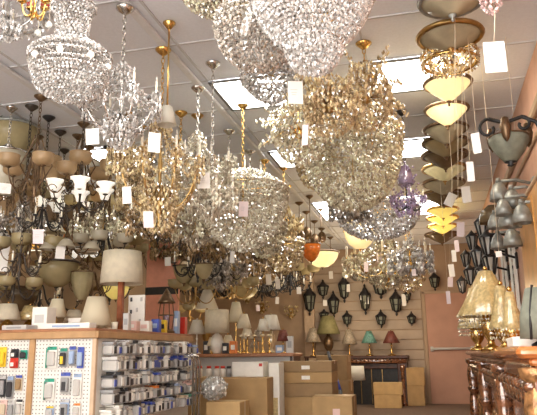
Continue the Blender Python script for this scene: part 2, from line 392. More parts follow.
def bowl(root, R, H, glass='alabaster', metal='bronze', rods=0., rim=True, seg=28, nr=0, amp=0., fin=True, cone=False):
    h = H
    pr = [(.012, 0), (.22*R, .14*h), (.5*R, .40*h), (.78*R, .70*h), (R, h)] if cone else [(.012, 0), (.35*R, .05*h), (.68*R, .28*h), (.90*R, .62*h), (R, h)]
    MB().shell(pr, .004, seg, (0, 0, 0), nr, amp).build('glass_bowl', glass, root)
    if rim: MB().tube([(R*1.005*math.cos(a), R*1.005*math.sin(a), h) for a in np.linspace(0, 2*PI, seg, endpoint=False)], max(.007, R*(.085 if cone else .055)), 6, True).build('rim', metal, root)
    if fin: MB().lathe([(0, -.035), (.007, -.03), (.010, -.022), (.006, -.014), (.02, -.004), (.022, .004), (0, .008)], 10).build('finial', metal, root)
    if rods:
        m = MB(); z = rods
        for k in range(3):
            a = 2*PI*k/3+.4; m.tube([(R*.97*math.cos(a), R*.97*math.sin(a), h), (.02*math.cos(a), .02*math.sin(a), z)], .004, 5)
        m.lathe([(0, z-.02), (.025, z-.012), (.028, z+.01), (0, z+.02)], 10); m.build('suspension_rods', metal, root)
def front_hit(px, py):      # nearest hanging fixture met along the line of sight through a pixel
    d = ray(px, py); best = None
    for P, R, H in PLACED:
        o = CAM[:2]-P[:2]; a = d[:2]@d[:2]; b = 2*o@d[:2]; c = o@o-(R*.95)**2; D = b*b-4*a*c
        if D <= 0: continue
        t = (-b-math.sqrt(D))/2/a; z = CAM[2]+d[2]*t
        if t > 0 and P[2]-.01 <= z <= P[2]+H and (best is None or t < best[0]): best = (t, CAM+d*t, d)
    return best
def price_tag(px, y0, y1, w, Y, label, pink=False, string=14, tilt=0., group=None):
    hit = None
    for dy in (2, 5, 8, 12, 16, 20, 26, 32, 40):
        hit = front_hit(px, y0-dy) if Y < 12 else None
        if hit: Y = float(hit[1][1])-.02; break
    P = at(px, (y0+y1)/2, Y); k = mpp(P); hh, ww = (y1-y0)*k*.97, w*k
    rz = math.atan2(P[0], P[1])*-1+random.uniform(-.25, .25)
    t = thing('price_tag', label, 'price tag', (P[0], P[1], P[2]-hh/2), group)
    c = MB().box((0, 0, hh/2), (ww, .0016, hh), 0).build('card', 'tag_pink' if pink else 'tag', t, False); c.rotation_euler = (0, tilt, rz)
    base = np.array((P[0], P[1], P[2]-hh/2))
    if hit: e = hit[1]+hit[2]*.012-base
    elif Y > 12: e = np.array((0, .06, hh+string*k))
    else: e = np.array((0, 0, CEIL-.001-base[2]))
    s_ = np.array((0, 0, hh*.93)); MB().tube([s_, s_+(e-s_)*.4+np.array((.001, 0, 0)), e], .0014, 4).build('string', 'string', t)
    if w > 9:
        b = MB()
        for j, q in enumerate((.62, .5, .4)): b.box((-.1*ww, -.0012, hh*q), (ww*(.5-.1*j), .0008, hh*.02))
        b.build('print_lines', 'grey_card', c, False)
PLACED = []
def hspec(px, yt, yb, w, Y=None, X=None):
    ym = (yt+yb)/2
    if not Y: Y = float(atx(px, ym, X)[1]); span = .45
    elif Y < 0: Y = -Y; span = 0       # stands exactly here
    else: span = 1.1 if Y < 6.4 else 3.2
    def calc(Yd):
        P = at(px, ym, Yd); zt = at(px, yt, Yd)[2]; zb = at(px, yb, Yd)[2]; R = w/2*mpp(P)
        # seen from below, part of the drawn height is the depth of the round body itself
        el = abs(P[2]-CAM[2])/max(1, np.hypot(P[0], P[1]))
        H = max((zt-zb)-R*el*.55, (zt-zb)*.55); zc = (zt+zb)/2
        return np.array([P[0], P[1], zc-H/2]), R, H
    best = None
    for d in sorted(np.arange(-span, span+.01, .06), key=abs):      # nearest free spot in depth
        if Y+d < 2.3 or Y+d > 12.3: continue
        P, R, H = calc(Y+d)
        if P[0]-R < XL+.03 or P[0]+R > XR-.03 or P[2]+H > CEIL-.02: continue
        pen = 0.
        for Q, r, h in PLACED:
            g = (R+r)*.86-math.hypot(P[0]-Q[0], P[1]-Q[1])
            if g > 0:
                zo = min(P[2]+H, Q[2]+h)-max(P[2], Q[2])
                pen += g*(1 if zo > 0 else .04)
        sc = pen*12+abs(d)*.12
        if best is None or sc < best[0]: best = (sc, P, R, H)
        if pen == 0: break
    if best is None: best = (0,)+calc(Y)
    PLACED.append((best[1], best[2], best[3])); return best[1:]
def bsz(P, px=2.1, lo=.0085): return max(lo, mpp(P)*px)
exec_tables = []
# ================================================================== THE ROOM
XL, XR, YB, YF = -4.6, .8, 12.85, -1.2
struct('floor', MB().box(((XL+XR)/2, (YB+YF)/2, -.05), (XR-XL+.3, YB-YF+.3, .1)), 'floor')
struct('ceiling', MB().box(((XL+XR)/2, (YB+YF)/2, CEIL+.06), (XR-XL+.3, YB-YF+.3, .1)), 'ceiling')
g = MB()
for i in range(-5, 5):
    x = -.35+.61*i
    if XL < x < XR: g.box((x, (YB+YF)/2, CEIL+.006), (.016, YB-YF, .010))
j = -8
for i in range(-10, 20):
    y = 4.33+.61*i
    if YF < y < YB: g.box(((XL+XR)/2, y, CEIL+.007), (XR-XL, .016, .010))
struct('trim_1', g, 'tbar')
struct('wall_left', MB().box((XL-.05, (YB+YF)/2, CEIL/2), (.1, YB-YF, CEIL)), 'wall_left')
struct('wall_right', MB().box((XR+.05, (YB+YF)/2, CEIL/2), (.1, YB-YF, CEIL)), 'wall_pink')
struct('wall_back', MB().box(((XL+XR)/2, YB+.05, CEIL/2), (XR-XL+.2, .1, CEIL)), 'wall_tan')
# horizontal boards on the back wall right of the pilaster
b = MB(); z = .42
while z < 2.62:
    b.box((-1.275, YB-.012, z+.095), (2.09, .022, .176), .005); z += .19
struct('wall_siding', b, 'siding')
struct('trim_2', MB().box((-1.75, YB-.03, 2.72), (3.3, .06, .13), .008), 'siding')
struct('trim_3', MB().box((-2.42, YB-.06, CEIL/2), (.2, .12, CEIL-.002)), 'trim_pale')
struct('trim_4', MB().box((XR-.02, 5.2, 2.60), (.04, 9.6, .07), .012), 'wall_tan')
struct('trim_5', MB().box((XR-.012, 5.2, 2.44), (.024, 9.6, .03), .006), 'wall_tan')
struct('baseboard_back', MB().box((-1.3, YB-.03, .05), (2.1, .012, .1)), 'trim_pale')
# door
DX0, DX1 = -.15, .72
struct('door_1', MB().box(((DX0+DX1)/2, YB-.02, 1.02), (DX1-DX0, .04, 2.04), .004), 'door_pink')
d1 = bpy.data.objects['door_1']
MB().tube([(DX0+.06, YB-.09, 1.0), (DX1-.05, YB-.09, 1.0)], .022, 8).box((DX0+.07, YB-.065, 1.0), (.06, .06, .09), .01).box((DX1-.07, YB-.065, 1.0), (.06, .06, .09), .01).build('push_bar', 'grey_card', d1)
f = MB()
for x in (DX0-.03, DX1+.03): f.box((x, YB-.025, 1.04), (.055, .05, 2.08), .006)
f.box(((DX0+DX1)/2, YB-.025, 2.07), (DX1-DX0+.115, .05, .06), .006)
struct('trim_6', f, 'wall_tan')
# ceiling light panels
def light_panel(x0, y0, nx, ny, label):
    w, h = .61*nx, .61*ny
    t = thing('ceiling_light', label, 'ceiling light', (x0+w/2, y0+h/2, CEIL-.014), 'recessed ceiling light panels')
    f = MB()
    for s in (-1, 1):
        f.box((s*(w/2-.012), 0, .004), (.026, h, .012)); f.box((0, s*(h/2-.012), .004), (w, .026, .012))
    f.build('frame', 'panel_frame', t, False)
    MB().box((0, 0, .006), (w-.05, h-.05, .006)).build('diffuser', 'diffuser', t, False)
light_panel(-1.57, 4.33, 1, 1, 'square lit ceiling panel nearest on the left, beside the second chandelier canopy')
light_panel(-1.57, 6.16, 1, 1, 'square lit ceiling panel second back on the left row')
light_panel(-1.57, 8.60, 1, 2, 'long lit ceiling panel farthest back on the left row')
light_panel(-.35, 4.33, 1, 1, 'square lit ceiling panel nearest on the right, behind the gold ring fixture')
light_panel(-.35, 6.16, 1, 1, 'square lit ceiling panel second back on the right row, above the purple chandelier')
light_panel(-.35, 8.60, 1, 2, 'long lit ceiling panel farthest back on the right row')
for x0 in (-1.57, -.35): light_panel(x0, 1.28, 1, 2, 'added unseen lit ceiling panel overhead in front of the view'); light_panel(x0, -.55, 1, 2, 'added unseen lit ceiling panel overhead behind the viewer')  # out-of-view panels, added for soft light from the room's front
for x0 in (-3.4,): light_panel(x0, 8.6, 1, 1, 'lit ceiling panel behind the iron chandeliers on the left'); light_panel(x0, 2.5, 1, 1, 'lit ceiling panel over the counter side'); light_panel(x0, 5.55, 1, 1, 'lit ceiling panel above the white tulip chandeliers')
# raceways that carry the wiring of the hanging rows
for n, x in (('centre', -1.65), ('left', -2.9), ('right', .2)):
    t = MB().box((x, 5.6, CEIL-.013), (.055, 12.6, .025), .006).build('wiring_raceway', 'duct', None, False)
    tag(t, {'centre': 'grey metal raceway along the ceiling above the crystal chandeliers, left of the light panels', 'left': 'grey metal raceway along the ceiling above the iron chandeliers on the left', 'right': 'grey metal raceway along the ceiling above the stacked bowl lights'}[n], 'raceway', None)
# ================================================================== HANGING LIGHTS
def A(px, yt, yb, w, label, Y=None, X=None, n=6, style='iron', top='bell', metal='iron', glass='amber_glass', bs=0, dense=1, cry='crystal', group=None, gear=None, rot=0., px_b=2.0, chain='chain', cap=.055):
    P, R, H = hspec(px, yt, yb, w, Y, X)
    t = thing('chandelier', label, 'chandelier', P, group)
    arm_chandelier(t, R, H, n, style, top, metal, glass, bsz(P, px_b) if bs else 0, dense, cry, rot)
    hang(t, H, gear or metal, P[2], cap, chain); return t
def K(kind, px, yt, yb, w, label, Y=None, X=None, metal='brass', cry='crystal', group=None, px_b=2.1, chain='chain', cap=.055, globes=False):
    P, R, H = hspec(px, yt, yb, w, Y, X)
    t = thing('crystal_chandelier', label, 'chandelier', P, group)
    if globes:
        for k in range(8): MB().ball((R*.93*math.cos(k*PI/4+.3), R*.93*math.sin(k*PI/4+.3), H*.325), R*.085, 10, 8).build('globe_bulb', 'white_lit', t)
    shape(t, R, H, kind, bsz(P, px_b), metal, cry); hang(t, H, metal, P[2], cap, chain); return t
def B(px, yt, yb, w, label, Y=None, X=None, glass='alabaster', metal='bronze', group=None, nr=0, amp=0., rods=.35, chain='chain', name='bowl_pendant'):
    P, R, H = hspec(px, yt, yb, w, Y, X)
    t = thing(name, label, 'pendant light', P, group)
    bowl(t, R, H, glass, metal, H+R*rods*2, nr=nr, amp=amp); hang(t, H+R*rods*2, metal, P[2], .05, chain); return t
def lyre(t):
    st = [c for c in t.children if c.name.startswith('stem')][0]; H = max(v.co.z for v in st.data.vertices)
    for k in range(4):
        a = k*PI/2+.4; pts = [(r*math.cos(a), r*math.sin(a), z) for r, z in zip(np.interp(np.linspace(0, 1, 11), (0, .25, .6, 1), (.02, .05, .12, .03)), np.linspace(H*.98, H*.25, 11))]
        MB().tube(pts, .006, 6).build('lyre_bar', 'bronze', t)
GI = 'iron chandeliers in the left rows'; GC = 'crystal chandeliers'; GB = 'bowl pendants on the left'
# --- near left
K('empire', 71, -4, 104, 80, 'tall two-tier grey crystal basket chandelier at the top left, wide banded bowl', Y=2.8, cry='crystal', metal='chrome', group=GC, px_b=1.5, globes=True)
A(8, -22, 44, 74, 'beige crystal arm chandelier cut by the top left corner', Y=2.75, n=6, style='crystal', top='candle', metal='chrome', bs=1, dense=1, group=GC)
t = A(35, -14, 20, 24, 'small red and gold mini chandelier hung at the top left', Y=2.5, n=5, style='low', top='bell', metal='brass', glass='red_glass', group=GC)
for px, py, nm in ((38, 33, 'left, lower one of the two'), (49, 25, 'right, upper one of the two')):
    P = at(px, py, 2.5); t = thing('crystal_ball', 'clear hanging crystal ball under the red mini chandelier, '+nm, 'crystal ball', P, 'hanging crystal balls')
    MB().ball((0, 0, 0), .018, 8, 6).build('ball', 'clear_glass', t, False)
    MB().tube([(0, 0, .018), (0, 0, CEIL-P[2])], .0015, 4).build('wire', 'string', t)
A(121, 58, 152, 76, 'chrome and crystal candle chandelier on a long silver chain beside the two-tier basket', X=-1.65, n=8, style='crystal', top='candle', metal='chrome', bs=1, dense=2, cry='crystal', group=GC, px_b=1.7)
A(160, 106, 236, 84, 'gold candle chandelier loaded with amber crystals on a brass chain', X=-1.65, n=8, style='crystal', top='candle', metal='old_brass', gear='brass', bs=1, dense=2, cry='crystal_gold', group=GC, px_b=1.8)
A(197, 128, 214, 66, 'clear crystal candle chandelier under the third ceiling canopy', X=-1.65, n=8, style='crystal', top='candle', metal='chrome', bs=1, dense=2, cry='crystal_cream', group=GC, px_b=1.8)
A(229, 152, 214, 66, 'pale crystal chandelier with tall spires just above the big round basket', X=-1.72, n=8, style='crystal', top='candle', metal='chrome', bs=1, dense=2, cry='crystal_cream', group=GC, px_b=1.8)
K('basin', 243, 172, 254, 92, 'large round cream crystal basket bearing a pink and white tag', Y=4.75, cry='crystal_cream', metal='brass', group=GC, px_b=1.8)
K('pear', 265, 192, 258, 42, 'pear shaped crystal basket tucked behind the large round basket', X=-1.65, cry='crystal_warm', group=GC)
K('dish', 285, 240, 272, 38, 'golden dome crystal fixture beside the orange glass pendant', Y=6.6, cry='crystal_gold', group=GC)
A(288, 206, 238, 26, 'small gold lantern-like chandelier on a red chain', X=-1.65, n=6, style='crystal', top='candle', metal='brass', bs=1, cry='crystal_gold', group=GC)
# second, hidden layers that thicken the rows
A(176, 172, 240, 64, 'amber crystal chandelier left of and behind the large round basket', Y=5.6, n=6, style='crystal', top='candle', metal='old_brass', bs=1, dense=2, cry='crystal_warm', group=GC)
A(140, 165, 222, 46, 'gold crystal chandelier behind the white tag, left of the brass chain', Y=5.2, n=6, style='crystal', top='candle', metal='old_brass', bs=1, dense=2, cry='crystal_gold', group=GC)
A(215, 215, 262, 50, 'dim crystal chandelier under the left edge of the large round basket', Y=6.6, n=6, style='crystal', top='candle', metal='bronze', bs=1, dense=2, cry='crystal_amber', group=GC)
# shade and dish that stand out against the ceiling
P, R, H = hspec(167, 106, 126, 19, 3.5)
t = thing('pendant_light', 'small pleated cream shade pendant beside the brass chain', 'pendant light', P)
MB().shell([(R, 0), (R*.55, H)], .002, 28, (0, 0, 0), 14, .03).build('shade', 'shade_white', t); MB().ball((0, 0, H*.45), .018, 8, 6).build('bulb', 'clear_bulb', t)
MB().tube([(0, 0, H*.5), (0, 0, H+.02)], .008, 6).box((0, 0, H), (R*1.1, .004, .004)).build('socket', 'brass', t); hang(t, H+.02, 'brass', P[2], .04, 'rod')
# --- the middle crystal row
K('dish', 221, -24, 17, 86, 'brownish crystal bowl cut by the top edge of the picture', Y=3.05, cry='crystal_warm', metal='bronze', group=GC)
K('dome', 258, 8, 74, 88, 'dull grey crystal basket behind the long slanted tag', Y=3.75, cry='crystal_grey', metal='chrome', group=GC)
K('bowl', 313, -34, 83, 126, 'largest crystal bowl chandelier at top centre with a small lower dome', Y=2.95, cry='crystal', metal='chrome', group=GC, px_b=1.9)
K('cone', 272, 58, 108, 62, 'greenish crystal drop chandelier in front of the nearest left light panel', Y=4.15, cry='crystal', metal='old_brass', group=GC)
P, R, H = hspec(300, 92, 168, 84, 4.45)
t = thing('crystal_chandelier', 'spiky gold crystal chandelier with twig arms reaching left over the ceiling', 'chandelier', P, GC); spray(t, R, H, 18, bsz(P, 2), 'brass', 'crystal_warm'); hang(t, H, 'brass', P[2])
P, R, H = hspec(366, 56, 134, 78, 4.05)
t = thing('crystal_chandelier', 'spiky golden crystal chandelier beside the nearest right light panel', 'chandelier', P, GC); spray(t, R, H, 18, bsz(P, 2), 'old_brass', 'crystal_gold'); hang(t, H, 'brass', P[2])
P, R, H = hspec(330, 70, 140, 84, 4.6)
t = thing('crystal_chandelier', 'amber twig chandelier squeezed under the largest bowl', 'chandelier', P, GC); spray(t, R, H, 20, bsz(P, 2), 'old_brass', 'crystal_gold'); hang(t, H, 'brass', P[2])
K('dome', 353, 128, 214, 100, 'very wide dense crystal basket hanging in the middle of the row', Y=4.9, cry='crystal_warm', metal='old_brass', group=GC, px_b=1.8)
K('cone', 372, 104, 176, 62, 'crystal cone chandelier rising behind the very wide basket', Y=5.5, cry='crystal_warm', metal='brass', group=GC)
K('dome', 316, 150, 190, 40, 'small yellowish crystal dome left of the very wide basket', Y=5.9, cry='crystal_gold', group=GC)
A(349, 184, 222, 36, 'dark brass crystal chandelier under the small yellowish dome', Y=6.2, n=6, style='crystal', top='candle', metal='bronze', bs=1, dense=2, cry='crystal_grey', group=GC)
K('dish', 378, 205, 240, 82, 'shallow wide crystal dish below the very wide basket', Y=6.3, cry='crystal', group=GC)
B(351, 212, 233, 30, 'cream glass bowl pendant, upper of the two left of the crystal dish', Y=7.3, glass='cream_lit', metal='brass')
B(360, 230, 250, 32, 'cream glass bowl pendant, lower of the two left of the crystal dish', Y=7.9, glass='cream_lit', metal='brass')
A(386, 232, 290, 78, 'pale crystal arm chandelier with two tags, low in the middle row', Y=7.2, n=8, style='crystal', top='candle', metal='brass', bs=1, dense=2, cry='crystal_warm', group=GC, px_b=1.9)
A(410, 236, 276, 40, 'cloudy crystal chandelier right of the pale arm chandelier', Y=8.2, n=6, style='crystal', top='candle', metal='brass', bs=1, dense=2, cry='crystal', group=GC)
K('dome', 408, 262, 292, 36, 'gold banded crystal drum, lowest and farthest of the middle row', Y=9.0, cry='crystal_gold', metal='brass', group=GC)
P, R, H = hspec(406, 158, 214, 32, 5.4)
t = thing('chandelier', 'purple crystal chandelier on black scroll arms beside the bowl lights', 'chandelier', P)
arm_chandelier(t, R, H*.62, 5, 'low', 'candle', 'black_metal', 'amber_glass', bsz(P, 1.7), .5, 'crystal_purple')
MB().shell([(R*.5, H*.52), (R*.45, H*.7), (R*.25, H*.86), (.01, H*.9)], .003, 14).build('glass_dome', 'crystal_purple', t)
MB().beads(np.concatenate([bead_surface([(R*.8, H*.2), (R*.75, H*.55), (R*.4, H*.92)], bsz(P, 1.7), 9, 2.6)]), bsz(P, 1.7)).build('crystal_strands', 'crystal_purple', t, False, True)
hang(t, H*.9, 'black_metal', P[2], .045)
P, R, H = hspec(491, -14, 15, 22, 2.6)
t = thing('crystal_chandelier', 'pink crystal mini chandelier at the top right above the largest tag', 'chandelier', P); shape(t, R, H, 'dome', .011, 'chrome', 'crystal_pink'); hang(t, H, 'chrome', P[2], .04)
# --- the row of bowl lights on the right raceway
GF = 'bowl lights along the right raceway'
def F(px, py, wpx, label, glass, metal, H=.14, z=2.66, nr=0, amp=0., rods=.10):
    P = atz(px, py, z+.06); P[0] = .2; R = wpx/2*mpp(P); PLACED.append((np.array((.2, P[1], z)), R, H))
    t = thing('bowl_light', label, 'ceiling light', (P[0], P[1], z), GF)
    bowl(t, R, H, glass, metal, H+rods, nr=nr, amp=amp, cone=True); hang(t, H+rods, metal, z, .06, 'rod'); return t
F(450, 6, 62, 'grey alabaster bowl light with silver rim, nearest and topmost of the row', 'alabaster', 'grey_metal', .09, 2.69)
F(451, 40, 62, 'wide alabaster bowl light with a gold rim, second from the top', 'alabaster', 'old_brass', .085, 2.69)
P = atz(449, 66, 2.68); t = thing('ring_light', 'gold ring ceiling light with glowing crystal beads below the gold-rimmed bowl', 'ceiling light', (.2, P[1], 2.68), GF)
MB().ring(.16, .02, .012, 28, 6).ring(.12, .06, .008, 24, 6).ring(.165, .075, .010, 28, 6).tube([(0, 0, .05), (0, 0, .12)], .012).build('ring_frame', 'brass', t)
MB().beads(np.concatenate([bead_surface([(.175, .07), (.17, .0)], .011, 2.6), bead_surface([(.13, .06), (.12, -.005), (.02, -.015)], .011, 2.8)]), .011, .015).build('crystal_beads', 'crystal_gold', t, False, True)
for k in range(4): MB().ball((.09*math.cos(k*PI/2+.5), .09*math.sin(k*PI/2+.5), .045), .02, 8, 6).build('bulb', 'bulb', t)
for k in range(3): MB().tube([(.16*math.cos(k*2.09), .16*math.sin(k*2.09), .075), (.02*math.cos(k*2.09), .02*math.sin(k*2.09), .14)], .004, 4).build('suspension_rod', 'brass', t)
hang(t, .12, 'brass', 2.68, .06, 'rod')
F(448, 94, 46, 'lit yellow-cream bowl light with dark rim, below the gold ring light', 'cream_lit', 'bronze')
F(448, 119, 42, 'lit cream bowl light in a bronze cage rim, fifth from the top', 'cream_lit', 'bronze')
F(447, 138, 42, 'olive grey alabaster bowl light under the lit cream ones', 'alabaster', 'bronze')
F(447, 151, 44, 'yellowish lit bowl light in the middle of the row', 'cream_glass', 'bronze')
F(446, 163, 44, 'dark brown bowl light just under the middle of the row', 'alabaster_brown', 'bronze')
F(445, 176, 42, 'olive bowl light under the dark brown one', 'alabaster', 'old_brass')
F(445, 190, 40, 'olive bowl light with scrolled rim, above the slanted yellow tag', 'alabaster', 'bronze')
F(444, 201, 40, 'dark bowl light hidden behind the slanted yellow tag', 'alabaster_brown', 'bronze')
F(444, 214, 30, 'yellow glass bowl light, upper of the bright layered group', 'yellow_glass', 'brass', .12, 2.66, 8, .04)
F(444, 222, 30, 'yellow glass bowl light, middle of the bright layered group', 'yellow_glass', 'brass', .12, 2.64, 8, .04)
F(444, 230, 28, 'yellow orange glass bowl light, lowest of the bright layered group', 'yellow_glass', 'brass', .12, 2.62, 8, .04)
F(442, 240, 32, 'dark brown bowl light, lowest and farthest of the row', 'alabaster_brown', 'bronze', .15, 2.62)
# --- the left rows: iron and glass
lyre(A(36, 132, 206, 58, 'dark iron chandelier with amber bell shades, leftmost near one on a chain', X=-2.9, n=5, metal='bronze', glass='amber_lit', group=GI, rot=.5))
lyre(A(81, 136, 204, 60, 'dark iron chandelier with amber bell shades and lyre frame, beside the round canopy', X=-2.9, n=5, metal='bronze', glass='amber_lit', group=GI, rot=.2))
A(110, 168, 222, 50, 'dark iron chandelier with amber bells behind the chrome crystal one', X=-2.95, n=5, metal='bronze', glass='amber_glass', group=GI, chain='rod')
B(12, 126, 158, 52, 'large cream glass bowl pendant with silver ring at the left edge', Y=4.7, glass='cream_glass', metal='grey_metal', group=GB)
B(6, 152, 198, 40, 'pale ribbed glass bowl pendant at the left edge below the cream bowl', Y=4.4, glass='white_glass', metal='chrome', nr=16, amp=.03, group=GB, rods=.2)
A(80, 176, 214, 56, 'iron chandelier with lit white tulip shades below the lyre frame', Y=-4.55, n=6, style='low', top='tulip', glass='white_lit', group=GI)
A(22, 196, 250, 44, 'grey crystal chandelier with dark spindle at the left edge', Y=5.4, n=6, style='crystal', top='candle', metal='black_metal', bs=1, dense=2, cry='crystal_grey', group=GC)
B(50, 172, 200, 36, 'olive glass bowl pendant between the two amber iron chandeliers', Y=5.6, glass='cream_glass', group=GB)
B(146, 180, 204, 28, 'amber alabaster bowl pendant right of the hanging white tag', Y=5.9, glass='amber_glass', group=GB)
A(62, 204, 244, 54, 'iron chandelier with ivory tulip shades turned down, above the orange pendant', Y=6.2, n=5, style='iron', top='bell_down', glass='white_glass', group=GI)
A(104, 206, 250, 60, 'brass candle chandelier with sparkling drops above the drum shade lamp', Y=6.0, n=8, style='crystal', top='candle', metal='old_brass', bs=1, dense=1, cry='crystal_warm', group=GC)
B(135, 222, 246, 36, 'wide cream bowl pendant above the salmon partition', Y=6.6, glass='cream_glass', group=GB)
B(52, 228, 252, 26, 'orange art glass bowl pendant next to a white tag', Y=6.6, glass='orange_glass', group=GB, nr=6, amp=.05)
A(30, 226, 270, 54, 'brown iron chandelier with cream bells at the far left, under the crystal one', Y=6.9, n=5, metal='bronze', glass='cream_glass', group=GI)
A(10, 256, 300, 50, 'brass arm chandelier with small cream shades at the left edge above the dark bowl', Y=6.0, n=6, style='low', top='shade', metal='old_brass', glass='shade_ivory', group=GI)
B(57, 262, 288, 42, 'wide cream bowl pendant in an iron band, above the left counter', Y=5.9, glass='cream_glass', metal='iron', group=GB)
B(18, 288, 312, 40, 'dark bronze bowl pendant hanging low over the left counter', Y=5.6, glass='alabaster_brown', metal='bronze', group=GB)
B(82, 272, 301, 22, 'ribbed cream melon pendant left of the drum shade lamp', Y=5.7, glass='cream_glass', metal='bronze', nr=10, amp=.06, group=GB, rods=.2)
B(33, 250, 266, 16, 'small white glass pendant under a white tag', Y=6.0, glass='white_lit', metal='brass', group=GB)
A(62, 286, 312, 40, 'dark iron chandelier hanging low behind the cream counter shade', Y=6.4, n=5, style='low', top='candle', metal='iron', group=GI)
A(180, 206, 252, 44, 'iron scroll chandelier with white bells right of the pink tag', Y=6.2, n=5, top='tulip', glass='white_glass', metal='iron', group=GI)
A(198, 240, 284, 50, 'dark iron candle chandelier right of the salmon partition', Y=6.4, n=8, top='candle', metal='black_metal', group=GI)
A(222, 236, 290, 46, 'blackish purple wrought chandelier under the large round basket', Y=7.0, n=6, top='candle', metal='black_metal', bs=1, dense=1, cry='crystal_grey', group=GI)
A(196, 268, 306, 42, 'cream bell chandelier low right of the salmon partition', Y=7.0, n=5, style='low', top='bell', glass='cream_glass', metal='old_brass', group=GI)
A(232, 272, 300, 44, 'ivory bell chandelier above the row of small table lamps', Y=7.8, n=6, style='low', top='bell', glass='cream_glass', metal='old_brass', group=GI)
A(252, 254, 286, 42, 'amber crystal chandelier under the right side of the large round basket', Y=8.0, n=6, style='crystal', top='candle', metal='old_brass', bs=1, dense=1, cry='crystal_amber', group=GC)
A(262, 266, 294, 40, 'black iron candle chandelier with tags below the golden dome', Y=8.8, n=6, top='candle', metal='black_metal', group=GI)
A(290, 268, 296, 42, 'black iron candle chandelier next to the wall lanterns', Y=9.6, n=6, top='candle', metal='black_metal', group=GI)
A(122, 238, 268, 44, 'dark bronze chandelier with cream bells just above the drum shade', Y=7.0, n=6, style='low', top='bell', glass='cream_glass', metal='bronze', group=GI)
A(158, 212, 246, 40, 'black scroll chandelier above the salmon partition beside a pink tag', Y=6.9, n=5, top='candle', metal='black_metal', group=GI)
A(125, 196, 236, 46, 'bronze crystal chandelier behind the hanging white tag', Y=6.6, n=6, style='crystal', top='candle', metal='bronze', bs=1, dense=2, cry='crystal_warm', group=GC)
A(88, 238, 276, 46, 'iron chandelier with cream bells behind the three globes', Y=7.3, n=6, metal='bronze', glass='cream_glass', group=GI)
A(5, 210, 250, 40, 'bronze chandelier with cream bells cut by the left edge', Y=6.6, n=5, metal='bronze', glass='cream_glass', group=GI)
A(160, 180, 214, 40, 'far brass chandelier with crystal drops behind the amber bowl', Y=7.4, n=6, style='crystal', top='candle', metal='old_brass', bs=1, dense=2, cry='crystal_gold', group=GC)
A(58, 150, 190, 40, 'far iron chandelier with amber bells seen between the two near ones', Y=6.6, n=5, metal='iron', glass='amber_glass', group=GI)
A(190, 300, 322, 36, 'ivory bell chandelier low behind the dark table lantern', Y=8.2, n=5, style='low', top='bell', glass='cream_glass', metal='old_brass', group=GI)
B(311, 244, 262, 20, 'orange red glass pendant on a rod near the back wall', Y=8.2, glass='orange_glass', metal='bronze', chain='rod')
B(322, 252, 268, 34, 'yellow glass bowl pendant on a rod near the back wall', Y=9.0, glass='cream_lit', metal='bronze', chain='rod')
for px, yb, Y, lab in ((300, 244, 8.4, 'small bronze lantern pendant on a rod, first behind the gold chandelier'), (307, 240, 9.0, 'small bronze lantern pendant on a rod, second behind the gold chandelier'), (315, 246, 9.7, 'small bronze lantern pendant on a rod, behind the orange glass pendant'), (322, 243, 10.5, 'small bronze lantern pendant on a rod, farthest along the raceway'), (331, 262, 11.2, 'small dark bell pendant on a rod nearest the back wall')):
    P = at(px, yb, Y); P[0] = min(-1.60, max(P[0], -1.95)); t = thing('lantern_pendant', lab, 'pendant light', P, 'small rod pendants near the back wall')
    MB().lathe([(0, 0), (.04, .01), (.07, .05), (.075, .12), (.05, .17), (.012, .2), (0, .2)], 10).build('lantern_body', 'bronze', t); hang(t, .2, 'bronze', P[2], .06, 'rod')
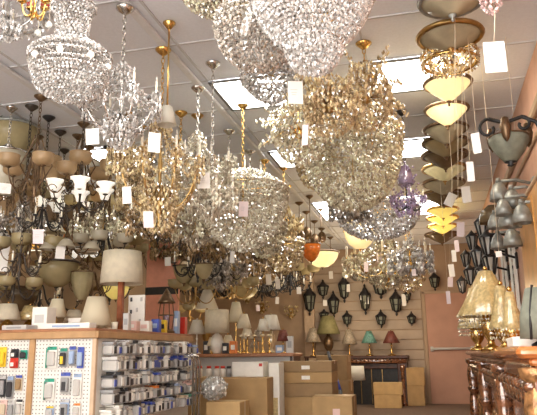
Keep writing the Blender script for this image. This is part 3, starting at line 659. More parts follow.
# --- further rows behind, seen in the gaps
for a in ((14, 172, 210, 44, 7.0, 'iron', 'bell', 'bronze', 'amber_glass', 'bronze bell chandelier seen behind the ribbed bowl pendant'),
          (66, 188, 226, 46, 7.4, 'low', 'tulip', 'iron', 'white_lit', 'white tulip chandelier far behind the olive bowl pendant'),
          (42, 200, 236, 44, 7.8, 'iron', 'candle', 'black_metal', 'amber_glass', 'black scroll candle chandelier behind the grey crystal spindle one'),
          (96, 184, 226, 46, 7.6, 'iron', 'bell', 'iron', 'cream_glass', 'iron chandelier with cream bells behind the lit tulips'),
          (118, 204, 240, 44, 8.2, 'iron', 'candle', 'iron', 'amber_glass', 'iron candle chandelier left of the pink tag, far back'),
          (72, 222, 256, 44, 8.0, 'low', 'bell_down', 'bronze', 'white_glass', 'bronze chandelier with white down bells above the three globes'),
          (104, 224, 262, 46, 8.4, 'iron', 'bell', 'black_metal', 'white_glass', 'black chandelier with white bells over the drum shade, far back'),
          (20, 244, 282, 46, 7.6, 'iron', 'candle', 'iron', 'amber_glass', 'iron candle chandelier above the dark bronze bowl pendant'),
          (44, 246, 280, 44, 8.4, 'iron', 'bell', 'bronze', 'amber_glass', 'bronze bell chandelier behind the white tag with a blue side'),
          (92, 262, 300, 44, 8.0, 'iron', 'candle', 'bronze', 'amber_glass', 'bronze candle chandelier behind the ribbed melon pendant'),
          (14, 268, 306, 46, 8.2, 'iron', 'bell', 'iron', 'cream_glass', 'iron chandelier with cream bells low at the far left'),
          (110, 270, 306, 42, 8.6, 'iron', 'bell', 'black_metal', 'amber_glass', 'black chandelier with amber bells half hidden by the drum shade'),
          (40, 276, 312, 44, 8.8, 'iron', 'candle', 'black_metal', 'amber_glass', 'black candle chandelier under the wide banded bowl pendant'),
          (140, 240, 276, 40, 8.4, 'iron', 'bell', 'bronze', 'cream_glass', 'bronze bell chandelier between the drum shade and the salmon partition'),
          (186, 222, 258, 40, 8.0, 'iron', 'candle', 'black_metal', 'amber_glass', 'black candle chandelier above the right edge of the salmon partition'),
          (206, 250, 290, 44, 8.6, 'iron', 'bell', 'black_metal', 'white_glass', 'black chandelier with white bells above the ivory cone lamps'),
          (190, 254, 290, 40, 9.2, 'low', 'bell_down', 'bronze', 'cream_glass', 'far bronze chandelier with cream down bells right of the partition'),
          (218, 258, 292, 42, 9.6, 'iron', 'candle', 'iron', 'amber_glass', 'far iron candle chandelier above the cream drum shade on the shelf'),
          (240, 254, 290, 40, 10.0, 'iron', 'bell', 'black_metal', 'amber_glass', 'far black chandelier with amber bells under the large basket'),
          (270, 252, 284, 38, 10.6, 'iron', 'candle', 'bronze', 'amber_glass', 'far bronze candle chandelier left of the golden dome'),
          (296, 258, 286, 36, 11.2, 'iron', 'bell', 'iron', 'cream_glass', 'farthest iron bell chandelier beside the pilaster'),
          (276, 276, 296, 36, 9.8, 'iron', 'candle', 'black_metal', 'amber_glass', 'small black chandelier between the two with tags')):
    px, yt, yb, w, Y, st_, tp, me_, gl, lb = a
    A(px, yt, yb, w, lb, Y=Y, n=5, style=st_, top=tp, metal=me_, glass=gl, group=GI, chain='rod' if Y > 9 else 'chain')
for a in ((128, 130, 186, 40, 5.4, 'old_brass', 'crystal_gold', 'amber crystal chandelier behind the chrome crystal one'),
          (180, 140, 200, 46, 4.9, 'brass', 'crystal_warm', 'pale gold crystal chandelier between the gold and the clear ones'),
          (212, 168, 222, 44, 4.6, 'chrome', 'crystal_cream', 'clear crystal chandelier at the left shoulder of the large round basket'),
          (250, 168, 206, 40, 6.2, 'chrome', 'crystal_warm', 'crystal chandelier rising behind the large round basket'),
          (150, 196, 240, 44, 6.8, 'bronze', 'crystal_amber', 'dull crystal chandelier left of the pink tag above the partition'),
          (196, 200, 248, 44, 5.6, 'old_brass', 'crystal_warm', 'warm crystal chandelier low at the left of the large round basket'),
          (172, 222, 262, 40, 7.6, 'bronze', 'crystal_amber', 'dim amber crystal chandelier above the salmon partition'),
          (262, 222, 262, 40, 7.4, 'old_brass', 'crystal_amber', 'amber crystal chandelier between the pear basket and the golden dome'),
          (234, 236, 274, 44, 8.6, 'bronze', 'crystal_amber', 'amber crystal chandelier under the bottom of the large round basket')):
    px, yt, yb, w, Y, me_, cr, lb = a
    A(px, yt, yb, w, lb, Y=Y, n=6, style='crystal', top='candle', metal=me_, bs=1, dense=2, cry=cr, group=GC)
for a in ((28, 218, 234, 18, 7.2, 'white_glass', 'small white glass bowl pendant left of the tagged orange one'), (98, 244, 262, 26, 7.4, 'cream_glass', 'small cream bowl pendant above the left end of the drum shade'), (8, 226, 246, 26, 6.8, 'amber_glass', 'small amber bowl pendant at the far left'), (72, 266, 284, 30, 7.4, 'cream_glass', 'cream bowl pendant right of the wide banded one'), (204, 264, 280, 18, 7.2, 'cream_glass', 'small cream glass bowl pendant right of the salmon partition'), (244, 286, 300, 30, 9.4, 'cream_glass', 'cream bowl pendant above the small lamps on the shelf'), (116, 286, 300, 26, 7.6, 'yellow_glass', 'yellow bowl pendant under the drum shade lamp'), (184, 266, 284, 22, 7.4, 'cream_glass', 'small cream bowl pendant touching the right edge of the partition')):
    px, yt, yb, w, Y, gl, lb = a
    B(px, yt, yb, w, lb, Y=Y, glass=gl, metal='bronze', group=GB)
for px, yt, yb, w, Y, tp, gl, lb in ((204, 262, 298, 44, 9.0, 'candle', 'amber_glass', 'black candle chandelier above the left end of the back shelf'), (226, 262, 298, 44, 10.2, 'bell', 'cream_glass', 'black bell chandelier far back over the middle of the shelf'), (248, 264, 298, 42, 10.8, 'candle', 'amber_glass', 'black candle chandelier far back over the right of the shelf'), (284, 264, 292, 36, 10.2, 'candle', 'amber_glass', 'black candle chandelier close to the pilaster'), (214, 270, 304, 44, 10.9, 'bell', 'amber_glass', 'black bell chandelier low over the cone shade lamps'), (190, 262, 300, 42, 10.4, 'candle', 'amber_glass', 'black candle chandelier far back right of the salmon partition'), (234, 246, 280, 44, 11.4, 'candle', 'amber_glass', 'farthest black candle chandelier under the large round basket'), (262, 276, 302, 36, 11.6, 'bell', 'white_glass', 'farthest black chandelier with white bells by the sconces')):
    A(px, yt, yb, w, lb, Y=Y, n=8, style='iron', top=tp, metal='black_metal', glass=gl, group=GI, chain='rod')
# three globes on a bar
P = at(84, 254, 5.8); t = thing('globe_pendant', 'bar pendant with three small white globes left of the drum shade lamp', 'pendant light', P)
k = mpp(P)
MB().box((0, 0, .07), (k*40, .03, .03), .006).build('bar', 'chrome', t)
for q in (-12, 0, 11): MB().ball((q*k, 0, 0), k*4.2, 12, 8).build('globe', 'white_lit', t); MB().tube([(q*k, 0, k*3.8), (q*k, 0, .06)], .008).build('socket', 'chrome', t)
hang(t, .085, 'chrome', P[2], .05, 'rod')
# ================================================================== COUNTERS AND SHELVES
ZC = 1.135
def lampshade(root, r0, r1, z0, h, m, name='shade', nr=0, amp=0., parent=None):
    MB().shell([(r0, z0), (r0+(r1-r0)*.5-.0*r0, z0+h*.5), (r1, z0+h)], .003, 32 if nr else 24, (0, 0, 0), nr, amp).build(name, m, parent or root)
BASES = {
 'urn': [(0, 0), (.5, 0), (.52, .05), (.25, .10), (.18, .18), (.42, .32), (.5, .5), (.40, .68), (.16, .8), (.2, .86), (.10, .92), (.08, 1), (0, 1)],
 'stick': [(0, 0), (.55, 0), (.55, .04), (.22, .09), (.12, .14), (.18, .22), (.10, .3), (.09, .6), (.16, .66), (.09, .72), (.08, 1), (0, 1)],
 'vase': [(0, 0), (.35, 0), (.4, .04), (.62, .25), (.66, .45), (.45, .7), (.2, .8), (.12, 1), (0, 1)],
 'square': None,
}
def lamp(px, ys0, ys1, wt, wb, label, P=None, z=None, Y=None, base='stick', shade='shade_cream', bm='brass', nr=0, amp=0., group=None, bw=None, finial=True):
    # ys0/ys1 top and bottom of the shade; stands at height z, depth Y
    p = at(px, (ys0+ys1)/2, Y); k = mpp(p); zt = at(px, ys0, Y)[2]; zb = at(px, ys1, Y)[2]
    t = thing('table_lamp', label, 'table lamp', (p[0], p[1], z), group)
    hb = max(.06, zb-z+.2*(zt-zb)); w = bw or wb*k*.42
    if base == 'square':
        MB().box((0, 0, .015), (w*1.3, w*1.3, .03), .005).build('foot', bm, t, False)
        m = MB(); m.box((0, 0, hb*.5), (w*.55, w*.55, hb-.06), .006); m.build('base', bm, t, False)
    else:
        MB().lathe([(r*w, q*hb) for r, q in BASES[base]], 16).build('base', bm, t)
    m = MB().tube([(0, 0, hb-.01), (0, 0, zt-z-.01)], .005, 6)
    for a in (0, PI/2): m.tube([(-wt*k*.5*math.cos(a), -wt*k*.5*math.sin(a), zt-z-.008), (wt*k*.5*math.cos(a), wt*k*.5*math.sin(a), zt-z-.008)], .0025, 4)
    m.build('harp', bm, t)
    lampshade(t, wb*k/2, wt*k/2, zb-z, zt-zb, shade, 'shade', nr, amp)
    if finial: MB().ball((0, 0, zt-z+.012), .010, 8, 6).build('finial', bm, t)
    return t
def carton(name, label, c, d, m='kraft', rz=0, lab=(), tape=True, cat='box', group=None, flaps=False):
    # c = centre of the footprint with z of the underside
    t = thing(name, label, cat, c, group, rz); w, l, h = d
    MB().box((0, 0, h/2), (w, l, h), .004).build('carton_body', m, t, False)
    if flaps:
        f = MB(); f.box((0, -l*.26, h+.003), (w*.99, l*.46, .004)).build('flap', m, t, False)
        f = MB(); f.box((0, l*.26, h+.003), (w*.99, l*.46, .004)).build('flap', m, t, False)
    if tape:
        b = MB().box((0, 0, h+(.007 if flaps else .0012)), (w*1.002, .05, .002)); b.box((-w/2-.0008, 0, h*.86), (.0016, .05, h*.28)); b.box((w/2+.0008, 0, h*.86), (.0016, .05, h*.28))
        b.build('packing_tape', 'tape', t, False)
    for i, (x, z, ww, hh, mm) in enumerate(lab):
        MB().box((x*w, -l/2-.001, z*h), (ww*w, .002, hh*h)).build('box_label', mm, t, False)
    return t
def solid(name, label, cat, c, parts, group=None, rz=0, smooth=False):
    t = thing(name, label, cat, c, group, rz)
    for nm, b, m in parts: b.build(nm, m, t, smooth)
    return t
# --- the left display counter with pegboard faces
CX0, CX1, CY0, CY1 = -4.1, -2.25, 4.02, 5.75
t = thing('display_counter', 'white pegboard display counter with a reddish wooden top edge, at the lower left', 'counter', (CX1, CY0, 0))
def loc(b): return b
MB().box(((CX0-CX1)/2, (CY1-CY0)/2, ZC-.012), (CX1-CX0+.04, CY1-CY0+.06, .024), .006).build('worktop', 'wood_counter', t, False)
l = MB(); l.box(((CX0-CX1)/2, -.026, ZC-.045), (CX1-CX0+.05, .022, .05), .006); l.box((.026, (CY1-CY0)/2, ZC-.045), (.022, CY1-CY0+.06, .05), .006); l.build('edge_moulding', 'wood_tan', t, False)
MB().box(((CX0-CX1)/2, 0, .55), (CX1-CX0, .012, 1.06)).build('front_pegboard', 'pegboard', t, False)
MB().box((0, (CY1-CY0)/2, .55), (.012, CY1-CY0, 1.06)).build('side_pegboard', 'white_card', t, False)
MB().box((-.475, -.014, .54), (.045, .02, 1.08), .004).build('corner_post', 'wood_tan', t, False)
MB().box((.004, -.006, .54), (.03, .03, 1.08), .003).build('corner_post', 'trim_pale', t, False)
MB().box(((CX0-CX1)/2, (CY1-CY0), .55), (CX1-CX0, .012, 1.06)).build('back_panel', 'white_card', t, False)
MB().box(((CX0-CX1)/2, (CY1-CY0)/2, .05), (CX1-CX0-.06, CY1-CY0-.06, .1)).build('plinth', 'wood_dark', t, False)
CT = t
def hook(p, n):      # p world; n = outward direction x or y
    q = np.array(p)-np.array((CX1, CY0, 0)); L = .11
    e = (L, 0, 0) if n == 'x' else (0, -L*.5, 0)
    MB().tube([q, q+np.array(e)*.9, q+np.array(e)+np.array((0, 0, .012))], .0025, 5).build('hook', 'chrome', CT)
def pack(px, y0, y1, w, label, Y=CY0-.02, card='white_card', blister='plastic', inner=None, group=None, title=None, hooked=True):
    a = at(px, y0, Y); b = at(px, y1, Y); k = mpp(a); h = a[2]-b[2]; ww = w*k
    t = thing('blister_pack', label, 'package', (a[0], Y, b[2]), group)
    MB().box((0, 0, h/2), (ww, .004, h), .0).build('backing_card', card, t, False)
    if blister: MB().box((0, -.012, h*.42), (ww*.78, .022, h*.66), .006).build('blister', blister, t, False)
    if inner: MB().box((0, -.025, h*.36), (ww*.4, .006, h*.4), .002).build('contents', inner, t, False)
    if title: MB().box((0, -.0025, h*.9), (ww*.96, .002, h*.16)).build('header', title, t, False)
    if hooked: hook((a[0], Y+.01, a[2]-.012), 'y')
pack(3, 347, 367, 9, 'yellow pack hanging at the left edge of the pegboard', card='yellow', blister='yellow')
pack(15, 349, 358, 9, 'black and white round pack beside the yellow pack', card='dark', blister='dark', inner='white_card')
pack(14.5, 358, 368, 9, 'red and white pack under the black round one', card='red', blister='red', inner='white_card', hooked=False)
pack(24, 350, 359, 8, 'dark green pack left of the pale post', card='green', blister='dark')
pack(3, 375, 397, 8, 'black carded part at the left edge, second row', card='dark', blister='mid_grey', title='grey_card')
pack(11, 376, 399, 7, 'dark carded part with grey header in the second row', card='mid_grey', blister='dark', title='light_blue')
pack(19.5, 375, 391, 7.5, 'brown carded part with blue header left of the pale post', card='tan_plastic', blister='kraft_dark', title='blue')
pack(4, 400, 416, 8, 'pinkish carded part at the bottom left corner', card='pinkish', blister='tan_plastic')
pack(12, 400, 418, 7, 'grey carded part at the bottom left', card='grey_card', blister='mid_grey')
pack(20, 399, 416, 7, 'white carded part with dark header low beside the pale post', card='white_card', blister='plastic', title='dark')
pack(52.5, 346, 368, 11, 'tall green and white blister pack, upper of the two', card='white_card', blister='plastic', title='green'); pack(47.6, 349, 368, 3, 'green edge strip beside the upper green pack', card='green', blister=None, hooked=False)
pack(50, 378, 400, 11, 'tall green and white blister pack, lower of the two', card='white_card', blister='plastic', title='green'); pack(45.5, 381, 400, 3, 'green edge strip beside the lower green pack', card='green', blister=None, hooked=False)
pack(64, 348, 367, 8, 'grey and green carded part right of the upper green pack', card='mid_grey', blister='dark', inner='yellow', title='green')
pack(73, 346, 366, 7, 'dark carded part with blue top on the front pegboard', card='mid_grey', blister='light_blue', title='blue')
pack(81, 347, 368, 7, 'blue and white carded part next to the corner post', card='blue', blister='light_blue')
pack(66, 372, 394, 11, 'grey switch pack with blue header in the middle row', card='grey_card', blister='mid_grey', inner='dark', title='blue')
pack(78, 373, 398, 9, 'white pack with pale blue text next to the corner', card='white_card', blister='plastic', title='light_blue')
pack(65, 399, 418, 10, 'grey and blue pack at the bottom of the front pegboard', card='light_blue', blister='mid_grey', inner='dark', title='grey_card')
pack(50, 406, 418, 9, 'blue headed pack below the lower green pack', card='light_blue', blister='plastic', title='yellow')
pack(77, 403, 418, 8, 'white and orange pack low beside the corner', card='white_card', blister='plastic', title='orange')
# side face: four rows of bagged parts on hooks
ROWS = [(1.05, .1, ['mid_grey', 'grey_card', 'dark', 'mid_grey', 'white_card', 'grey_card', 'dark', 'dark', 'dark', 'white_card', 'plastic', 'white_card', 'light_blue', 'blue', 'light_blue'], 'top'),
        (.94, .1, ['grey_card', 'white_card', 'plastic', 'dark', 'white_card', 'mid_grey', 'blue', 'blue', 'white_card', 'blue', 'blue', 'blue', 'blue', 'white_card', 'grey_card'], 'second'),
        (.83, .1, ['dark', 'grey_card', 'white_card', 'white_card', 'grey_card', 'light_blue', 'blue', 'mid_grey', 'dark', 'plastic', 'white_card', 'dark', 'grey_card', 'tan_plastic', 'pinkish'], 'third'),
        (.72, .1, ['mid_grey', 'dark', 'white_card', 'grey_card', 'dark', 'white_card', 'orange', 'dark', 'mid_grey', 'dark', 'light_blue', 'grey_card', 'pinkish', 'pinkish', 'green'], 'fourth'),
        (.61, .1, ['white_card', 'mid_grey', 'white_card', 'dark', 'grey_card', 'blue', 'dark', 'white_card', 'grey_card', 'light_blue', 'dark', 'tan_plastic', 'white_card', 'green', 'dark'], 'bottom')]
WORD = {'mid_grey': 'dark grey', 'grey_card': 'pale grey', 'dark': 'black', 'white_card': 'white', 'plastic': 'clear', 'light_blue': 'pale blue', 'blue': 'blue', 'tan_plastic': 'tan', 'pinkish': 'pink', 'orange': 'orange', 'green': 'green'}
ORD = ['first', 'second', 'third', 'fourth', 'fifth', 'sixth', 'seventh', 'eighth', 'ninth', 'tenth', 'eleventh', 'twelfth', 'thirteenth', 'fourteenth', 'fifteenth', 'sixteenth', 'seventeenth', 'eighteenth', 'nineteenth', 'twentieth', 'twenty-first', 'twenty-second', 'twenty-third', 'twenty-fourth']
for z, h, cols, rn in ROWS:
    for i in range(23):
        c = cols[int(i*15/23)]; y = CY0+.09+i*.0695; x = CX1+.012; 
        t = thing('bagged_part', f'{WORD[c]} bagged lamp part, {ORD[i]} along the {rn} row of the side pegboard', 'package', (x, y, z-h), f'bagged parts in the {rn} row of the side pegboard')
        d = .075+.05*random.random(); ht = h*random.uniform(.8, 1.12)
        MB().box((d/2+.004, 0, ht*.42), (d, .05, ht*.8), .012).build('bag', 'white_card' if c == 'white_card' else 'plastic', t, False)
        MB().box((d/2+.004, 0, ht*.9), (d*.95, .056, ht*.2), .002).build('header_card', c, t, False)
        MB().box((d+.006, 0, ht*.4), (.004, .034, ht*.5), .001).build('contents', random.choice(['dark', 'dark', 'white_card', 'white_card', 'blue', 'mid_grey']), t, False)
        if i % 2 == 0: hook((x-.006, y, z-.005), 'x')
# grey uprights of the rack at the end of the counter
t = thing('chrome_rack', 'curved chrome tube rack at the far end of the pegboard counter', 'rack', (CX1+.03, CY1-.26, 0))
for i in range(3):
    x = .12+.03*i; MB().tube([(x, 0, 0), (x, 0, .88), (x-.01, -.02, .93), (x-.06, -.06, .96)], .011, 8).build('upright', 'chrome', t)
MB().box((.15, 0, .015), (.14, .16, .03), .006).build('foot', 'grey_metal', t, False); MB().box((.15, 0, .62), (.08, .02, .02)).build('crossbar', 'chrome', t, False)
# --- things on the counter top
lamp(122, 252, 284, 38, 42, 'large cream drum shade lamp wrapped in plastic on a reddish wood base, on the counter', z=ZC, Y=4.95, base='square', shade='shade_ivory', bm='wood_red', bw=.085)
lamp(96, 297, 326, 18, 32, 'cream cone shade standing on the counter left of the drum shade lamp', z=ZC, Y=4.55, base='stick', shade='shade_cream', bm='old_brass')
lamp(57, 299, 317, 11, 20, 'small cream cone lamp behind the white boxes on the counter', z=ZC, Y=4.9, base='stick', shade='shade_cream', bm='old_brass')
lamp(8, 304, 320, 16, 26, 'low cream shade lamp at the left end of the counter', z=ZC, Y=4.9, base='vase', shade='shade_ivory', bm='brass')
lamp(30, 306, 320, 12, 24, 'tan shade lamp on the counter left of the tall white box', z=ZC, Y=5.1, base='vase', shade='shade_gold', bm='brass')
lamp(74, 310, 322, 12, 20, 'tiny ivory shade lamp between the two cream cone lamps', z=ZC, Y=5.2, base='vase', shade='shade_ivory', bm='brass')
def on_counter(px, w, Y):      # depth at which the footprint still stands on the worktop
    d = ray(px+w/2, 325); return max(Y, -2.27/(d[0]/d[1]))
def cbox(px, y0, w, Y, dy, label, m='white_card', lab=None, name='small_box', h=None, extra=None):
    Y = on_counter(px, w, Y); a = at(px, y0, Y); k = mpp(a); hh = h or max(.012, a[2]-ZC)
    t = thing(name, label, 'box', (a[0], Y+dy/2, ZC)); MB().box((0, 0, hh/2), (w*k, dy, hh), .003).build('carton_body', m, t, False)
    if lab: MB().box((0, -dy/2-.001, hh*.5), (w*k*.6, .002, hh*.35)).build('box_label', lab, t, False)
    if extra: MB().box((0, 0, hh+.001), (w*k*.5, dy*.4, .002)).build('box_label', extra, t, False)
cbox(40, 307, 17, 4.22, .12, 'upright white box with faint print on the counter', 'white_card', 'grey_card')
cbox(66, 323, 52, 4.08, .10, 'long flat white box with blue print along the counter edge', 'white_card', 'light_blue')
cbox(14, 325, 28, 4.08, .14, 'flat grey box lying at the left end of the counter edge', 'grey_card', 'mid_grey')
cbox(78, 318, 22, 4.5, .1, 'short white box behind the long flat white one', 'white_card', 'grey_card')
for px, w, nm in ((102, 7, 'leftmost'), (109, 6.5, 'middle'), (115, 6, 'rightmost')):
    a = at(px, 323, 4.62); k = mpp(a); r = w*k/2
    t = thing('tape_roll', f'small cream candle cup on the counter edge, {nm} of three', 'cup', (a[0], 4.62, ZC), 'cream cups on the counter edge')
    MB().lathe([(0, 0), (r*.8, 0), (r, .068), (r*.85, .069), (r*.7, .01), (0, .01)], 14).build('cup', 'candle', t); MB().ring(r*.95, .068, .002, 14, 4).build('rim', 'shade_ivory', t)
a = at(137, 295, 5.05); k = mpp(a)
t = thing('sample_board', 'white standing board with sample switches on the counter right of the drum shade lamp', 'display board', (a[0], 5.05, ZC))
hh = a[2]-ZC; MB().box((0, 0, hh/2), (18*k, .012, hh), .003).build('board', 'white_card', t, False)
for i, (x, z) in enumerate(((-.3, .88), (.3, .88), (-.3, .55), (.05, .6), (-.3, .25), (.25, .3))): MB().box((x*18*k, -.01, z*hh), (.018, .01, .035), .002).build('switch', 'dark' if i % 2 == 0 else 'grey_card', t, False)
MB().box((0, .04, .006), (18*k, .09, .012)).build('foot', 'white_card', t, False)
for px, y0, w, Y, dy, lb, m, l2 in ((131, 321, 12, 4.12, .07, 'pinkish white small box at the foot of the sample board', 'pinkish', 'white_card'), (144, 321, 11, 4.16, .07, 'white small box with pink print beside the blue box', 'white_card', 'pinkish'),
        (155, 319, 8, 4.42, .06, 'bright blue box on the counter below the salmon partition', 'blue', 'light_blue'), (181, 317, 8, 4.95, .07, 'red box at the far end of the counter', 'red', None), (163, 320, 5, 4.55, .05, 'small yellow tin on the counter between blue box and lantern', 'yellow', 'dark'), (176, 311, 5, 5.2, .05, 'pale blue bottle shaped box behind the red box', 'light_blue', 'white_card'), (126, 313, 6, 4.4, .05, 'narrow grey box left of the sample board', 'grey_card', 'mid_grey')):
    cbox(px, y0, w, Y, dy, lb, m, l2)
# dark lantern lamp on the counter
a = at(170, 320, 5.54); k = mpp(a)
t = thing('table_lantern', 'dark bronze birdcage table lantern on the counter beside the red box', 'lantern', (a[0]-.02, 5.50, ZC))
hz = at(170, 288, 5.54)[2]-ZC; R = 8.5*k
MB().lathe([(0, 0), (R, 0), (R*1.05, .02), (R*.7, .04), (0, .04)], 12).build('base', 'bronze', t)
c = MB()
for i in range(8): c.tube([(R*.75*math.cos(i*PI/4), R*.75*math.sin(i*PI/4), .035), (R*.95*math.cos(i*PI/4), R*.95*math.sin(i*PI/4), hz*.4), (R*.75*math.cos(i*PI/4), R*.75*math.sin(i*PI/4), hz*.68)], .004, 5)
c.ring(R*.93, hz*.4, .004, 16, 5); c.build('cage', 'bronze', t)
MB().lathe([(R*1.05, hz*.66), (R*.9, hz*.72), (R*.35, hz*.9), (.012, hz*.96), (0, hz)], 12).build('roof', 'bronze', t); MB().lathe([(0, .04), (.03, .04), (.03, hz*.4), (0, hz*.4)], 10).build('candle', 'crystal_purple', t)
# --- salmon partition
a, b = at(148, 250, 7.9), at(179, 290, 7.9); wz = a[2]; wd = b[0]-a[0]
t = thing('display_partition', 'salmon pink upright display partition behind the counter', 'partition', ((a[0]+b[0])/2, 7.9, 0))
m = MB(); m.box((0, 0, wz/2), (wd, .06, wz), .006); m.build('panel', 'salmon', t, False)
for x in (-.3, .3): MB().lathe([(r*wd*.3, 0) for r in (0,)]+[(wd*.26, 0), (wd*.24, .06), (wd*.12, .11), (0, .12)], 12, (x*wd*.8, 0, wz)).build('arched_top', 'salmon', t)
MB().box((0, -.035, .02), (wd*1.1, .2, .04)).build('foot', 'wood_dark', t, False)
MB().box((0, -.034, at(160, 291, 7.9)[2]), (wd*1.02, .012, .1), .003).build('rail', 'black_metal', t, False)
# --- back shelf unit with small lamps
SY0, SY1, SX0, SX1, SZ = 7.45, 7.95, -2.95, -1.63, .955
t = thing('shelf_unit', 'long low shelf unit with a wooden top edge carrying many small lamps', 'shelf', (SX0, SY0, 0))
w = SX1-SX0
MB().box((w/2, .25, SZ-.02), (w+.04, .54, .04), .006).build('top', 'wood_counter', t, False)
MB().box((w/2, .06, SZ*.5-.02), (w, .03, SZ-.04)).build('front_panel', 'grey_card', t, False)
for x in (.02, w-.02): MB().box((x, .27, SZ*.5-.02), (.03, .46, SZ-.04)).build('side_panel', 'wood_dark', t, False)
for args in ((207, 290, 309, 8, 23, 'greyish ivory cone shade lamp on the back shelf, right of the salmon partition', 'urn', 'shade_white', 'old_brass'),
             (217, 310, 333, 24, 25, 'cream drum shade lamp in front on the back shelf', 'vase', 'shade_ivory', 'white_card'),
             (197, 320, 334, 9, 18, 'small white bell shade lamp at the left end of the back shelf', 'stick', 'shade_white', 'white_card'),
             (236, 302, 322, 8, 17, 'tall cream cone shade lamp in the middle of the back shelf', 'stick', 'shade_cream', 'brass'),
             (247, 327, 339, 6, 14, 'small dusky ivory shade lamp in the middle of the back shelf', 'stick', 'shade_ivory', 'brass'),
             (258, 330, 341, 6, 13, 'smaller cream shade lamp left of the beaded shade lamp', 'stick', 'shade_mosaic', 'brass'),
             (271, 315, 330, 12, 19, 'pale pleated shade lamp with crystal base near the right of the back shelf', 'urn', 'shade_white', 'crystal_gold'),
             (228, 335, 344, 6, 13, 'tiny pink cream shade lamp left of the middle of the back shelf', 'stick', 'shade_ivory', 'brass'),
             (244, 314, 328, 7, 15, 'ivory cone shade lamp behind the brass stands on the back shelf', 'stick', 'shade_ivory', 'brass'),
             (263, 319, 331, 6, 13, 'white cone shade lamp left of the pale pleated one', 'stick', 'shade_white', 'brass'),
             (254, 341, 348, 4, 9, 'tiny mosaic shade lamp low among the brass stands', 'stick', 'shade_mosaic', 'brass'),
             (212, 337, 346, 5, 11, 'tiny cream shade lamp in front of the black picture box', 'stick', 'shade_cream', 'brass'),
             (283, 330, 341, 7, 13, 'tiny dark shade lamp at the right end of the back shelf', 'stick', 'shade_maroon', 'brass')):
    px, y0, y1, wt, wb, lb, bs_, sh_, bm_ = args
    lamp(px, y0, y1, wt, wb, lb, z=SZ, Y=7.6+.16*(args[0] % 3 == 0)+(.12 if px in (207, 236, 271) else 0), base=bs_, shade=sh_, bm=bm_, nr=16 if 'pleat' in lb else 0, amp=.03, group='small table lamps on the back shelf')
for i, px in enumerate((240, 247, 254, 262, 269)):
    a = at(px, 353, 7.5); t = thing('candlestick', f'small brass frame stand on the back shelf, {ORD[i]} from the left', 'stand', (a[0], 7.52, SZ), 'brass stands on the back shelf'); h = .19
    MB().lathe([(0, 0), (.03, 0), (.03, .012), (.008, .025), (.008, h*.5), (.016, h*.55), (.007, h*.62), (.007, h), (0, h)], 10).build('post', 'brass', t); MB().lathe([(0, h), (.025, h), (.03, h+.03), (.024, h+.028), (0, h+.006)], 10).build('cup', 'crystal_gold', t)
for i, (px, y0, w_, m, lb) in enumerate(((204, 341, 6, 'dark', 'black picture box standing on the back shelf at its left'), (231, 341, 7, 'orange', 'orange pink card box leaning on the back shelf'), (223, 343, 6, 'dark', 'dark small figure box on the back shelf'), (278, 345, 8, 'light_blue', 'pale blue box on the right part of the back shelf'), (288, 336, 7, 'grey_card', 'stacked grey and white boxes at the right end of the back shelf'))):
    a = at(px, y0, 7.5); k = mpp(a); h = a[2]-SZ
    t = thing('small_box', lb, 'box', (a[0], 7.60, SZ)); MB().box((0, 0, h/2), (w_*k, .06, h), .003).build('carton_body', m, t, False); MB().box((0, -.031, h*.5), (w_*k*.6, .002, h*.4)).build('box_label', 'white_card' if m != 'grey_card' else 'mid_grey', t, False)
# --- cartons on the floor
def boxpx(x0, x1, yt, Y, dep, zb=0, **kw):
    a, b = at(x0, yt, Y), at(x1, yt, Y); return dict(c=((a[0]+b[0])/2, Y+dep/2, zb), d=(b[0]-a[0], dep, (a[2]+b[2])/2-zb), **kw)
carton('cardboard_box', 'wide brown cardboard box in front of the back shelf, holding a white box on top', **boxpx(186, 267, 378, 6.3, .55))
ZB = float(at(226, 378, 6.3)[2])+.003
carton('white_box', 'white flat carton with a red corner on top of the wide cardboard box', **boxpx(232, 263, 362, 6.5, .22, ZB), m='white_card', tape=False, lab=((.42, .8, .1, .2, 'red'),))
carton('white_box', 'white marbled carton standing right of the wide cardboard box', **boxpx(268.5, 279, 363, 6.55, .22), m='white_card', tape=False, lab=((.1, .5, .5, .2, 'shade_gold'),))
for i, px in enumerate((199, 208, 216, 222, 228)):
    a = at(px, 366, 6.45); h = a[2]-ZB
    t = thing('small_bottle', f'small white bottle with a {"red" if i < 4 else "dark"} cap on the wide cardboard box, {ORD[i]} from the left', 'bottle', (a[0], 6.48, ZB), 'small bottles on the wide cardboard box')
    MB().lathe([(0, 0), (.028, 0), (.028, h*.68), (.014, h*.78), (.014, h*.8), (0, h*.8)], 12).build('bottle_body', 'white_card' if i != 4 else 'mid_grey', t); MB().lathe([(0, h*.78), (.024, h*.78), (.024, h), (0, h)], 12).build('cap', 'red' if i < 4 else 'dark', t)
for i, (z0, z1, lb, lab) in enumerate(((415, 397, 'bottom brown carton of the big stack in the middle of the floor', ()), (397, 383, 'third brown carton from the top of the big stack', ()), (383, 372, 'second carton from the top of the big stack, with a white label', ((0, .5, .16, .35, 'white_card'),)), (372, 361, 'topmost brown carton of the big stack, with a white label', ((0, .42, .16, .35, 'white_card'),)))):
    zb = 0 if i == 0 else at(305, z0, 6.95)[2]; zt = at(305, z1, 6.95)[2]; a, b = at(280, 380, 6.95), at(332, 380, 6.95)
    carton('cardboard_box', lb, ((a[0]+b[0])/2, 6.95+.22, zb), (b[0]-a[0], .43, zt-zb-.003), 'kraft_dark' if i % 2 else 'kraft', lab=lab, tape=(i == 3), group='brown cartons in the big stack')
carton('cardboard_box', 'brown box with light tape and a pink mark, lowest at the bottom centre', **boxpx(312, 352, 397, 6.3, .34), flaps=True, lab=((.1, .55, .18, .5, 'pinkish'),))
a, b = at(333, 390, 9.6), at(344, 390, 9.6)
